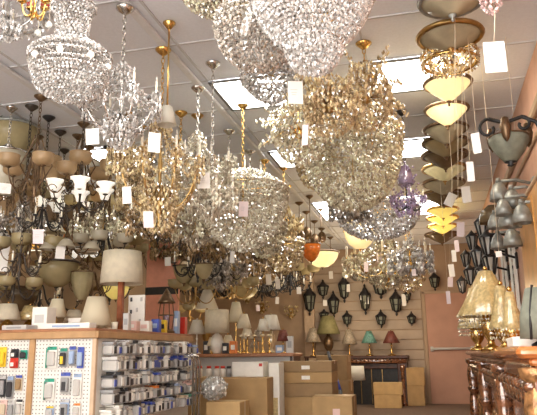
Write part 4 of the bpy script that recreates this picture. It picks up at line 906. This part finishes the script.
carton('cardboard_box', 'dim carton behind the right side of the big stack', ((a[0]+b[0])/2-.1, 9.9, 0), (.5, .5, .55), 'kraft_dark')
carton('cardboard_box', 'dim carton on top of the one behind the big stack', ((a[0]+b[0])/2-.1, 9.9, .553), (.46, .46, .36), 'kraft_dark')
c = boxpx(374, 401, 395, 11.75, .3); carton('cardboard_box', 'lower of two light brown cartons before the dark fireplace', **c, m='kraft_light')
c2 = boxpx(373, 402, 383, 11.75, .3, c['d'][2]+.003); carton('cardboard_box', 'upper of two light brown cartons before the dark fireplace, with tape', **c2, m='kraft_light', flaps=True)
c = boxpx(407, 424, 386, 12.3, .34); carton('cardboard_box', 'lower of two tan cartons beside the pink door', **c, m='kraft')
c2 = boxpx(406, 424, 368, 12.3, .34, c['d'][2]+.003); carton('cardboard_box', 'upper of two tan cartons beside the pink door, with an open flap', **c2, m='kraft', flaps=True)
# crystal bundle in plastic and its box
carton('cardboard_box', 'small light box under the plastic wrapped crystal bundle', **boxpx(206, 240, 402, 5.7, .3), m='kraft_light')
a = at(214, 394, 5.85); z0 = float(at(223, 402, 5.7)[2])+.002; r = 14*mpp(a)
t = thing('crystal_bundle', 'round bundle of clear crystals in plastic on a small light box', 'crystal bundle', (a[0], 5.85, z0))
P_ = rng.normal(0, 1, (420, 3)); P_ /= np.linalg.norm(P_, axis=1)[:, None]; P_ *= r*rng.uniform(.75, 1, (420, 1)); P_[:, 2] = P_[:, 2]*.82+r*.84
MB().beads(P_, .012, .016).build('crystals', 'crystal', t, False, True); MB().ball((0, 0, r*.84), r*.95, 14, 9, .84).build('plastic_wrap', 'clear_glass', t)
# cleaning brush leaning and a small lamp pair by the stack
a = at(338, 398, 8.9)
t = thing('vacuum_wand', 'black and white vacuum wand with a blue head leaning beside the big carton stack', 'vacuum', (a[0], 8.9, 0))
q0 = at(340, 390, 8.9)-np.array((a[0], 8.9, 0)); q1 = at(328, 352, 9.2)-np.array((a[0], 8.9, 0))
foot = np.array((q0[0]+.03, q0[1]-.1, .03)); pts = [foot, q0, (q0*2+q1)/3, (q0+2*q1)/3, q1]
MB().tube(pts[:2], .03, 8).build('lower_tube', 'dark', t); MB().tube(pts[1:3], .022, 8).build('tube_section', 'blue', t); MB().tube(pts[2:4], .022, 8).build('tube_section', 'grey_card', t); MB().tube(pts[3:], .024, 8).build('handle', 'dark', t)
MB().box((foot[0], foot[1], .03), (.26, .12, .06), .015).build('floor_head', 'blue', t, False)
a = at(347, 368, 10.6)
t = thing('floor_lamp', 'pale double shade floor lamp with plastic wrapped drums in front of the fireplace', 'floor lamp', (a[0], 10.6, 0))
MB().lathe([(0, 0), (.13, 0), (.13, .02), (.02, .05), (0, .05)], 14).build('base', 'white_card', t); MB().tube([(0, 0, .04), (.0, 0, .34), (-.03, 0, .5)], .016, 8).build('pole', 'shade_ivory', t)
for s in (-1, 1):
    MB().tube([(-.03, 0, .45), (s*.12-.03, 0, .5), (s*.16-.03, 0, .60)], .010, 6).build('arm', 'shade_ivory', t); MB().shell([(.15, .52), (.135, .74)], .003, 20, (s*.165-.03, 0, 0)).build('shade', 'shade_white', t)
# --- dark fireplace mantel with lamps against the back wall
a, b = at(333, 357, 12.35), at(408, 356, 12.35); MX0, MX1, MZ = a[0], b[0], .89
t = thing('fireplace_mantel', 'dark brown carved fireplace mantel against the back wall, lamps along its top', 'fireplace', ((MX0+MX1)/2, 12.35, 0)); w = MX1-MX0
MB().box((0, .2, MZ-.03), (w+.02, .5, .06), .015).build('mantel_shelf', 'wood_dark', t, False)
m = MB(); m.box((0, .2, MZ-.10), (w-.06, .42, .08), .01)
for i in range(18): m.ball((-w*.45+i*w*.9/17, -.03, MZ-.075), .02, 6, 4)
m.build('frieze', 'wood_carved', t)
for s in (-1, 1):
    MB().box((s*(w/2-.11), .18, (MZ-.14)/2), (.18, .4, MZ-.14), .01).build('leg', 'wood_dark', t, False)
    MB().lathe([(0, 0), (.05, 0), (.05, .05), (.03, .08), (.035, .3), (.03, .6), (.05, .66), (.05, .72), (0, .72)], 10, (s*(w/2-.11), -.05, 0)).build('column', 'wood_carved', t)
MB().box((0, .26, .37), (w-.4, .2, .74)).build('firebox', 'black_metal', t, False); MB().box((0, .10, .70), (w-.4, .06, .1), .01).build('lintel', 'wood_dark', t, False)
for i in (-1, 0, 1): MB().box((i*.2, .14, .33), (.012, .02, .62)).build('fire_screen_bar', 'old_brass', t, False)
for args in ((313, 328, 342, 6, 16, 'lattice patterned small shade lamp, leftmost on the fireplace mantel', 'stick', 'shade_mosaic', 'brass', 12.15),
             (328, 316, 334, 12, 24, 'big olive bell shade lamp with a dark urn base on the left of the mantel', 'urn', 'shade_green', 'bronze', 12.45),
             (349, 329, 344, 5, 15, 'pale mosaic glass cone lamp, second on the mantel', 'stick', 'shade_mosaic', 'brass', 12.5),
             (369, 331, 343, 5, 16, 'teal stained glass cone lamp on the mantel', 'stick', 'shade_teal', 'brass', 12.5),
             (391, 331, 343, 5, 17, 'maroon stained glass cone lamp, rightmost on the mantel', 'stick', 'shade_maroon', 'brass', 12.5)):
    px, y0, y1, wt, wb, lb, bs_, sh_, bm_, Y_ = args
    if px == 313:
        a = at(px, 356, 12.4); st = thing('plant_stand', 'small brass stand left of the fireplace mantel under the lattice shade lamp', 'stand', (a[0], 12.4, 0))
        MB().box((0, 0, MZ-.015), (.3, .26, .03), .006).build('top', 'wood_dark', st, False)
        for sx in (-1, 1):
            for sy in (-1, 1): MB().box((sx*.12, sy*.1, MZ/2-.015), (.03, .03, MZ-.03)).build('leg', 'wood_dark', st, False)
        Y_ = 12.4
    lamp(px, y0, y1, wt, wb, lb, z=MZ, Y=Y_, base=bs_, shade=sh_, bm=bm_, group='lamps on the fireplace mantel')
# --- lanterns on the boarded back wall
def lantern(px, y0, y1, w, label, m='black_metal', kind=0):
    Yw = YB-.03; a = at(px, (y0+y1)/2, Yw-.14); k = mpp(a); h = (y1-y0)*k; R = w*k/2
    t = thing('wall_lantern', label, 'wall lantern', (a[0], Yw-.14, a[2]-h/2), 'outdoor lanterns on the boarded back wall')
    MB().lathe([(0, 0), (R*.1, h*.02), (R*.22, h*.08), (R*.10, h*.12), (R*.45, h*.18), (R*.5, h*.2), (0, h*.21)], 8).build('bottom_finial', m, t)
    MB().lathe([(R*.5, h*.2), (R*.86, h*.62), (0, h*.62)], 6).build('glass', 'clear_glass' if kind else 'shade_grey', t, False)
    c = MB()
    for i in range(6):
        q = i*PI/3; c.tube([(R*.52*math.cos(q), R*.52*math.sin(q), h*.2), (R*.9*math.cos(q), R*.9*math.sin(q), h*.62)], max(.012, R*.13), 5)
    c.ring(R*.9, h*.62, .014, 6, 5).ring(R*.7, h*.4, .008, 6, 4); c.build('cage', m, t)
    MB().lathe([(R*1.05, h*.61), (R*1.0, h*.65), (R*.5, h*.76), (R*.3, h*.84), (R*.14, h*.87), (R*.2, h*.92), (R*.08, h*.96), (0, h)], 8).build('roof', m, t)
    MB().tube([(0, .0, h*.88), (0, .05, h*.95), (0, .10, h*.9), (0, .125, h*.6)], .012, 6).build('bracket', m, t); MB().box((0, .128, h*.5), (R*.9, .022, h*.45), .006).build('back_plate', m, t, False)
for args in ((309.5, 283, 316, 13, 'dark slim wall lantern at the left end of the boarded wall, with a tag'), (323, 279, 299, 12, 'dark wall lantern second from the left in the upper row'), (333.5, 290, 318, 12, 'dark wall lantern with a tag on its glass, above the olive shade lamp'),
             (344, 273, 303, 12, 'slim black wall lantern with a white tag at its right side'), (365, 283, 315, 12, 'black wall lantern with two small tags on it'), (380.5, 271, 299, 17, 'largest black wall lantern, upper middle of the boarded wall'),
             (396, 288, 316, 13, 'tall black wall lantern right of the largest one'), (347, 310, 327, 10, 'small black wall lantern above the pale mosaic lamp'), (381, 309, 328, 11, 'small black wall lantern above the maroon lamp'), (411.5, 311, 326, 9, 'small black wall lantern near the pink door'), (324, 309, 320, 10, 'low dark lantern tip above the olive shade lamp'), (434.5, 270, 291, 11, 'black wall lantern above the left part of the door'), (407, 288, 303, 8, 'small dark wall lantern with tags left of the door')):
    lantern(*args)
for px, py, nm in ((356.5, 275, 'left'), (374, 275, 'right')):
    a = at(px, py, YB-.03); t = thing('wall_medallion', f'round grey grille fixture on the boarded wall, {nm} of the pair', 'wall fixture', (a[0], YB-.03, a[2]-.13), 'round grille fixtures'); R = .125
    m = MB().lathe([(R, -.02), (R, .0), (R*.9, .03), (R*.7, .05), (0, .06)], 20); o = m.build('dome', 'grey_metal', t); o.rotation_euler = (PI/2, 0, 0); o.location = (0, -.001, .13)
    m = MB().ring(R*.75, .052, .008, 20, 4).ring(R*.45, .06, .008, 20, 4); o2 = m.build('grille_rings', 'bronze', t); o2.rotation_euler = (PI/2, 0, 0); o2.location = (0, -.001, .13)
# small things on the left back wall
for px, py, nm in ((291, 313, 'upper right'), (262, 308, 'middle'), (247, 298, 'left')):
    a = at(px, py, YB-.06); t = thing('wall_sconce', f'crystal and brass wall sconce on the pink back wall, {nm} of three', 'wall sconce', (a[0], YB-.06, a[2]-.1), 'sconces on the pink back wall')
    MB().box((0, .03, .1), (.1, .03, .2), .01).build('back_plate', 'old_brass', t, False); MB().beads(bead_surface([(.13, .22), (.12, .1), (.03, 0)], .03), .03).build('crystal_drops', 'crystal_gold', t, False, True)
    MB().tube([(0, .02, .1), (0, -.03, .08), (0, -.05, .14)], .012).build('arm', 'brass', t)
# ================================================================== RIGHT SIDE
def mantel(label, x0, y0, y1, top, wood, slab, cols, cm):
    t = thing('carved_mantel', label, 'mantelpiece', (XR, y0, 0)); d = XR-x0; L = y1-y0
    MB().box((-d/2, L/2, top-.022), (d, L, .044), .016).box((-d/2+.02, L/2, top-.058), (d-.05, L-.05, .03), .01).build('mantel_shelf', slab, t, False)
    MB().box((-d/2+.02, L/2, top-.16), (d-.06, L-.08, .18), .01).build('frieze', wood, t, False)
    MB().box((-d/2+.035, L/2, (top-.25)/2), (d-.09, L-.10, top-.25), .006).build('panel', wood, t, False)
    o = MB()
    n = max(3, int(L/.14))
    for i in range(n):      # carved garlands along the frieze
        y = .08+(L-.16)*i/(n-1); o.ball((-d+.05, y, top-.15), .036, 8, 6, .8)
        if i < n-1:
            y2 = .08+(L-.16)*(i+1)/(n-1); o.tube([(-d+.05, y+(y2-y)*q, top-.15-.07*math.sin(PI*q)) for q in np.linspace(0, 1, 7)], .016, 6)
        o.tube([(-d+.05, y+.03*math.cos(q*5), top-.19-.02*q) for q in np.linspace(0, 1.4, 7)], .012, 5)
    for i in range(3): o.ball((-d+.13+i*.1, .03, top-.15), .034, 8, 6, .8)
    o.build('carved_garland', wood, t)
    for k, (cx, cy) in enumerate(cols):
        pr = [(.0, 0), (.062, 0), (.062, .06), (.045, .08), (.05, .11), (.034, .15), (.044, .26), (.052, .36), (.044, .47), (.034, .53), (.05, .555), (.056, .58), (.04, .60), (.048, .66), (.052, .72), (.04, .79), (.034, .81), (.055, .835), (.06, .87), (0, .875)]
        MB().lathe([(r, z*(top-.075)/.875) for r, z in pr], 20, (cx-XR, cy-y0, 0), 10, .05).build('column', cm, t)
    MB().box((-d/2+.03, L/2, .05), (d-.06, L-.02, .1), .012).build('plinth', wood, t, False)
    g2 = MB()
    for i in range(max(2, int(L/.3))):   # raised scroll panels
        y = .2+i*.3
        if y > L-.1: break
        for q in (0, 1): g2.tube([(-d+.08, y+(.02+.07*s)*math.cos(s*7+q*PI), .42+(.02+.13*s)*math.sin(s*7+q*PI)) for s in np.linspace(0, 1, 14)], .012, 5)
    g2.build('scroll_carving', 'wood_gilded', t)
    return t
TZ = .965
mantel('dark glossy carved mantelpiece along the right wall, its far one, with gilded scrolls', .30, 3.75, 7.4, TZ-.012, 'wood_carved', 'wood_carved', ((.345, 3.90), (.345, 5.4), (.345, 7.2)), 'wood_carved')
mantel('near orange brown polished mantelpiece with a turned gilded column at the right edge', .29, 2.62, 3.7, TZ, 'wood_carved', 'wood_polished', ((.36, 2.70),), 'wood_gilded')
struct('wall_panel', MB().box((.68, 2.60, .42), (.22, .03, .84)), 'wall_pink')
# white card on the mantel
a = at(505, 345, 3.35); t = thing('white_box', 'bright white flat box on the near mantelpiece under the crystal lamps', 'box', (.42, 3.25, TZ+.001)); MB().box((0, 0, .022), (.17, .26, .044), .004).build('carton_body', 'white_card', t, False); MB().box((0, 0, .0455), (.12, .2, .003)).build('lid_label', 'tag', t, False)
# crystal shade lamps
for px, y0, y1, wt, wb, Y, lb in ((487, 271, 316, 12, 60, 4.3, 'gold beaded lamp with a wide plastic wrapped shade on the carved mantel, front one'), (475, 288, 328, 9, 36, 5.0, 'gold beaded lamp with a smaller shade behind the wide one, left'), (502, 286, 329, 9, 28, 3.95, 'gold beaded lamp right of the wide shade, nearest the mirrors'), (511, 292, 330, 8, 22, 3.6, 'gold beaded lamp with a small shade, rightmost behind the white flat box')):
    p = at(px, (y0+y1)/2, Y); k = mpp(p); zt, zb = at(px, y0, Y)[2], at(px, y1, Y)[2]; z = TZ-.012
    t = thing('table_lamp', lb, 'table lamp', (p[0], p[1], z), 'gold beaded lamps on the right mantel')
    h = zb-z
    MB().lathe([(r*.11, q*(h+.1)) for r, q in BASES['urn']], 14).build('base', 'brass', t)
    MB().shell([(wb*k/2, h), (wb*k*.37, h+(zt-zb)*.3), (wb*k*.25, h+(zt-zb)*.62), (wt*k/2, zt-z)], .003, 40, (0, 0, 0), 12, .05).build('shade', 'shade_gold', t)
    MB().tube([(0, 0, h*.9), (0, 0, zt-z)], .006).box((0, 0, zt-z-.004), (wt*k, .004, .004)).build('harp', 'brass', t)
    MB().beads(np.concatenate([bead_surface([(wb*k*.5, h), (wb*k*.47, h-.05)], .008, 2.6), bead_surface([(wb*k*.2, h+.02), (wb*k*.16, h-.06)], .008, 3)]), .0055, .009).build('bead_fringe', 'crystal_warm', t, False, True)
    MB().ball((0, 0, zt-z+.016), .014, 8, 6).build('finial', 'brass', t)
# grey shade at the right edge
p = at(535, 330, 3.0)
t = thing('table_lamp', 'grey green cloth shade lamp with a dark strut cut by the right edge', 'table lamp', (p[0]+.03, 3.0, TZ))
MB().lathe([(0, 0), (.05, 0), (.05, .012), (.012, .03), (.012, .1), (0, .1)], 14).build('base', 'black_metal', t); MB().shell([(.095, .035), (.088, .13), (.055, .25)], .003, 24).build('shade', 'shade_grey', t)
MB().tube([(-.06, -.085, .03), (-.05, -.06, .15), (-.03, -.04, .26)], .006).build('strut', 'black_metal', t)
# wall fixtures on the right wall
def ornate(px, py, Xo, label, R=.2):
    P = atx(px, py, Xo); t = thing('wall_lantern', label, 'wall lantern', P)
    s = MB()
    th = np.linspace(0, 1.65*PI, 16); rr = np.linspace(.34, .12, 16)*R*1.6
    s.tube(np.stack([-R*1.1+rr*np.cos(th+PI/2), 0*th, R*1.35+rr*np.sin(th+PI/2)], 1), .011, 6)
    s.tube(np.stack([R*.55-rr*.75*np.cos(th+PI/2), 0*th, R*1.45+rr*.75*np.sin(th+PI/2)], 1), .011, 6)
    s.tube([(-R*1.1, 0, R*1.89), (-R*.3, 0, R*1.6), (R*.55, 0, R*1.85), (R*1.2, 0, R*1.5), (XR-.03-P[0], 0, R*.2), (XR-.03-P[0], 0, -R*.8)], .013, 6)
    s.tube([(-R*.2, 0, R*1.62), (-R*.2, 0, R*.95)], .008, 6); s.build('scroll_bracket', 'black_metal', t)
    MB().box((XR-.012-P[0], 0, R*.3), (.022, .12, R*2.2), .008).build('back_plate', 'black_metal', t, False)
    MB().lathe([(R*1.0, R*.78), (R*1.02, R*.84), (R*.6, R*.92), (.02, R*1.02), (0, R*1.02)], 20, (-R*.2, 0, 0)).build('crown', 'bronze', t)
    MB().shell([(.01, -R*.55), (R*.35, -R*.45), (R*.7, -R*.02), (R*.95, R*.5), (R*.98, R*.8)], .004, 20, (-R*.2, 0, 0), 8, .03).build('glass_bowl', 'shade_grey', t)
    MB().lathe([(0, -R*.78), (.01, -R*.74), (.025, -R*.68), (.012, -R*.6), (.04, -R*.52), (0, -R*.5)], 10, (-R*.2, 0, 0)).build('finial', 'black_metal', t)
    for k in range(3):
        q = k*2.1+.3; MB().lathe([(0, 0), (.022, .03), (.035, .1), (.02, .16), (0, .17)], 8, (-R*.2+R*1.02*math.cos(q), R*1.02*math.sin(q), R*.25)).build('metal_leaf', 'bronze', t)
    return t
ornate(514, 152, .56, 'large ornate wall lantern with a grey glass bowl under a black scroll bracket, upper right', .125)
def spot(px, py, Xo, label, m, R=.09, kind=0, grp=None):
    P = atx(px, py, Xo); t = thing('wall_light', label, 'wall light', P, grp); dx = XR-.012-P[0]
    MB().box((dx, 0, 0), (.022, .10, .16), .008).build('back_plate', m, t, False); MB().tube([(dx, 0, .03), (dx*.5, 0, .07), (0, 0, R*.9)], .012, 6).build('arm', m, t)
    if kind == 0:      # bell shaped spot
        MB().shell([(R*1.0, -R*1.1), (R*.9, -R*.3), (R*.55, R*.5), (R*.2, R*.9)], .005, 16).build('shade', m, t); MB().lathe([(0, R*.8), (R*.3, R*.8), (R*.22, R*1.25), (0, R*1.3)], 10).build('cap', m, t)
    else:
        MB().lathe([(R*.35, -R*1.4), (R*.75, R*.5), (0, R*.5)], 6).build('glass', 'clear_glass', t, False)
        c = MB()
        for i in range(6): c.tube([(R*.38*math.cos(i*PI/3), R*.38*math.sin(i*PI/3), -R*1.4), (R*.78*math.cos(i*PI/3), R*.78*math.sin(i*PI/3), R*.5)], .011, 5)
        c.lathe([(0, -R*1.7), (R*.2, -R*1.55), (R*.42, -R*1.4), (0, -R*1.38)], 8); c.build('cage', m, t); MB().lathe([(R*.95, R*.48), (R*.5, R*.9), (R*.12, R*1.3), (0, R*1.5)], 8).build('roof', m, t)
G3 = 'grey lights on the right wall'; G4 = 'black lanterns on the right wall'
for px, py, Xo, lb, R in ((499, 190, .54, 'grey bell wall light just under the ornate lantern, top of the grey group', .075), (512, 197, .60, 'silver grey wall light in the upper right of the grey group', .07), (522, 212, .62, 'silver grey bell wall light, rightmost of the grey group', .07), (508, 216, .56, 'pale silver bell wall light in the centre of the grey group', .075), (495, 220, .53, 'dark grey bell wall light at the left of the grey group', .065), (512, 236, .60, 'silver wall light, lower right of the grey group, above a white tag', .07), (498, 240, .55, 'dull grey wall light at the bottom of the grey group', .065), (503, 206, .52, 'small dull grey wall light tucked into the middle of the grey group', .06)):
    spot(px, py, Xo, lb, 'grey_metal', R, 0, G3)
for px, py, Xo, lb, R in ((482, 226, .52, 'black wall lantern under the grey lights, topmost of the black group', .085), (472, 240, .48, 'black wall lantern at the upper left of the black group', .08), (487, 242, .53, 'black wall lantern with a pale glass at the upper right of the black group', .085), (478, 256, .50, 'black wall lantern in the middle of the black group', .09), (466, 258, .45, 'black wall lantern at the left of the black group', .08), (490, 262, .55, 'black wall lantern at the right of the black group', .085), (470, 274, .47, 'black wall lantern at the lower left of the black group', .09), (482, 274, .52, 'black wall lantern at the lower right of the black group above the gold lamps', .085), (462, 284, .44, 'black wall lantern, lowest of the black group above the door', .09)):
    spot(px, py, Xo, lb, 'black_metal', R, 1, G4)
P = atx(477, 236, .5); 
t = thing('wall_light', 'dark bronze leaf wall light left of the silver lights', 'wall light', atx(492, 212, .56)); MB().box((.22, 0, 0), (.02, .09, .14), .006).build('back_plate', 'bronze', t, False); MB().tube([(.22, 0, .02), (.1, 0, .06), (0, 0, .03)], .012).build('arm', 'bronze', t); MB().shell([(.12, -.1), (.1, 0), (.03, .06)], .004, 14, (0, 0, 0), 7, .1).build('shade', 'alabaster_brown', t)
# framed mirrors leaning along the right wall and a wooden cabinet
for i, (px, nm) in enumerate(((497, 'farthest'), (506, 'middle'), (515, 'nearest'))):
    P = atx(px, 290, XR-.03); y = P[1]
    t = thing('framed_mirror', f'tall narrow white framed mirror on the right wall, {nm} of three', 'mirror', (XR-.02, y, 1.12), 'framed mirrors on the right wall'); h = .92; w = .34
    MB().box((-.004, 0, h/2), (.014, w-.05, h-.05)).build('glass', 'mirror', t, False)
    f = MB()
    for s in (-1, 1): f.box((-.006, s*(w/2-.02), h/2), (.03, .04, h), .004); f.box((-.006, 0, h/2+s*(h/2-.02)), (.03, w, .04), .004)
    f.build('frame', 'white_card', t, False)
P = atx(524, 214, .68)
t = thing('wall_cabinet', 'orange brown wooden wall cabinet at the right edge beside the mirrors', 'cabinet', (.74, 4.42, 1.0))
MB().box((0, 0, .5), (.11, 1.5, 1.0), .006).build('carcass', 'wood_orange', t, False); MB().box((-.005, 0, 1.015), (.13, 1.54, .03), .008).build('cornice', 'trim_pale', t, False)
MB().box((-.058, -.37, .5), (.012, .7, .92), .004).build('door', 'wood_orange', t, False); MB().box((-.058, .37, .5), (.012, .7, .92), .004).build('door', 'wood_orange', t, False)
# ================================================================== PRICE TAGS
for a in ((93, 128, 145, 13, 4.0, 'white price tag with a blue mark hanging at the lyre-frame iron chandelier', 0), (154, 132, 153, 12, 3.4, 'white price tag hanging at the gold chandelier with amber crystals', 0), (204, 172, 189, 12, 4.0, 'white price tag hanging on the clear crystal candle chandelier', 0),
          (127.5, 186, 204, 9, 4.6, 'white price tag hanging left of the amber alabaster bowl', 0), (80, 177, 194, 11, 4.4, 'white price tag on the tulip shade iron chandelier', 0), (38.5, 229, 244, 10, 5.2, 'white price tag next to the orange art glass pendant', 1), (149, 211, 228, 10, 5.0, 'pale pink price tag above the salmon partition', 1),
          (243, 201, 217, 9.5, 4.1, 'pink and white price tag on the large round basket', 1), (290, 237, 250, 7, 6.0, 'pale pink price tag above the golden dome', 1), (295.5, 80, 105, 15, 3.6, 'largest central white price tag under the biggest crystal bowl', 0), (304.5, 124, 146, 6, 4.0, 'narrow pinkish price tag turned sideways under the spiky gold chandelier', 1),
          (60, 246, 259, 9, 5.3, 'white price tag with a blue side below the orange pendant', 0), (5, 183, 194, 11, 4.0, 'white price tag at the left edge under the ribbed bowl', 0), (3, 240, 272, 9, 4.6, 'long white tag strip at the left edge', 0), (232, 251, 263, 4.5, 6.2, 'small white price tag under the large round basket', 0),
          (269, 274, 285, 5.5, 7.4, 'white price tag on the left black iron candle chandelier', 0), (278, 279, 289, 4.5, 7.4, 'white price tag on the right of the left black candle chandelier', 0), (299, 287, 294, 4.5, 8.5, 'small white price tag on the right black candle chandelier', 0), (255, 265, 276, 3.5, 7.2, 'narrow white price tag by the amber crystal chandelier', 0),
          (168, 257, 266, 6, 7.6, 'white price tag on the salmon partition', 0), (495, 40, 74, 21, 2.45, 'largest white price tag hanging by a long string at the upper right', 0), (477, 132, 154, 8, 3.6, 'narrow white price tag right of the lit bowl lights', 0), (470.5, 161, 182, 7, 3.9, 'white price tag right of the olive bowl lights', 0), (466.5, 186, 203, 8.5, 4.3, 'white price tag below and left of the narrow ones at the bowl row', 0),
          (447, 192, 206, 9, 4.6, 'slanted yellowish price tag before the dark bowl light', 0), (460, 222, 237, 7.5, 4.8, 'pinkish white price tag right of the yellow layered bowls', 1), (457, 240, 252, 4.5, 5.4, 'small pinkish price tag below the yellow layered bowls', 1), (454, 250, 262, 4.5, 5.8, 'white price tag above the black lantern near the door', 0), (452, 264, 277, 5.5, 6.2, 'white price tag hanging right of the black lantern near the door', 0), (450, 277, 287, 5, 6.6, 'pale price tag above the top of the door', 1), (448.5, 291, 304, 4, 7, 'lowest price tag hanging in front of the door', 1),
          (516, 135, 147, 7, 4.2, 'white price tag on the ornate wall lantern', 0), (499, 251, 257, 6, 4.6, 'small white price tag under the grey wall lights', 0), (379.5, 252, 262, 5, 6.6, 'pale price tag on the pale crystal arm chandelier', 1), (366, 262, 272, 4, 6.6, 'small pale price tag low on the left of the pale crystal arm chandelier', 1), (414, 269, 276, 4, 8.2, 'small pale tag on the gold banded crystal drum', 1),
          (348, 284, 292, 4, 12.62, 'white tag beside the slim black wall lantern', 0), (362, 294, 300, 3.5, 12.62, 'white tag on the left of the black lantern with two tags', 0), (367, 297, 304, 3.5, 12.62, 'white tag on the right of the black lantern with two tags', 0), (333, 302, 308, 4, 12.62, 'white tag on the lantern above the olive shade lamp', 0), (325, 300, 306, 4, 12.62, 'white tag under the second lantern of the upper row', 0), (331, 271, 279, 4, 12.62, 'pale tag near the dark bell pendant', 0), (404, 294, 306, 4, 12.62, 'white tag beside the tall black wall lantern', 0), (258, 305, 311, 3.5, 8, 'small pink tag above the pleated shade lamp', 1), (277, 297, 304, 3.5, 8.5, 'small tag hanging below the black candle chandelier', 0)):
    price_tag(*a[:5], a[5], bool(a[6]), tilt=.5 if 'slanted' in a[5] else random.uniform(-.08, .08), string=14 if a[3] > 5 else 8, group='price tags')
# the long tag seen edge on
P = at(247, 20, 2.7); k = mpp(P); t = thing('price_tag', 'long slanted white tag in front of the dull grey crystal basket', 'price tag', P, 'price tags'); o = MB().box((0, 0, 0), (8*k, .002, 35*k)).build('card', 'tag', t, False); o.rotation_euler = (0, .28, 0); MB().tube([(.02, 0, 17*k), (.03, 0, 17*k+.1)], .0016, 4).build('string', 'string', t)
# long strings under the bowl row
for px, y0, y1, Y, nm in ((455, 20, 130, 3.4, 'nearest'), (462, 60, 180, 4.0, 'second'), (458, 120, 215, 4.5, 'third'), (452, 170, 240, 5.2, 'farthest')):
    a, b = at(px, y1, Y), at(px, y0, Y); t = MB().tube([a, (a+b)/2, b, (b[0], b[1], CEIL-.026)], .0018, 4).build('pull_string', 'string'); tag(t, f'thin beige pull string hanging before the bowl lights, {nm} one', 'string', 'pull strings')
# ================================================================== CAMERA, WORLD, LIGHT
cd = bpy.data.cameras.new('camera'); co = bpy.data.objects.new('camera', cd); COL.objects.link(co)
cd.sensor_fit = 'HORIZONTAL'; cd.sensor_width = 36; cd.lens = F_PX/W_PX*36; cd.clip_start = .05
from mathutils import Matrix
co.matrix_world = Matrix(((rt[0], up[0], -fw[0], CAM[0]), (rt[1], up[1], -fw[1], CAM[1]), (rt[2], up[2], -fw[2], CAM[2]), (0, 0, 0, 1)))
S.camera = co
wd = bpy.data.worlds.new('front_fill'); S.world = wd; wd.use_nodes = True
bg = wd.node_tree.nodes['Background']; bg.inputs['Color'].default_value = (1, .96, .91, 1); bg.inputs['Strength'].default_value = 4.5  # white fill through the open front, added in place of a camera flash
def lamp_light(px, py, Y, e, col=(1, .78, .50), r=.14):
    P = at(px, py, Y); l = bpy.data.lights.new('lamp_glow', 'POINT'); l.energy = e; l.color = col; l.shadow_soft_size = r
    o = bpy.data.objects.new('lamp_glow', l); COL.objects.link(o); o.location = P
for a in ((30, 230, 6.0, 4), (85, 240, 6.4, 5), (170, 300, 8.6, 6), (215, 318, 8.2, 5), (265, 318, 9.6, 10), (340, 310, 11.2, 20), (395, 300, 11.0, 18), (350, 225, 7.5, 7), (448, 112, 4.6, 4)): lamp_light(*a)
S.view_settings.view_transform = 'Standard'; S.view_settings.look = 'None'; S.view_settings.gamma = 1; S.view_settings.exposure = .5; S.view_settings.use_curve_mapping = False
S.cycles.max_bounces = 8; S.cycles.transparent_max_bounces = 12; S.cycles.use_denoising = True
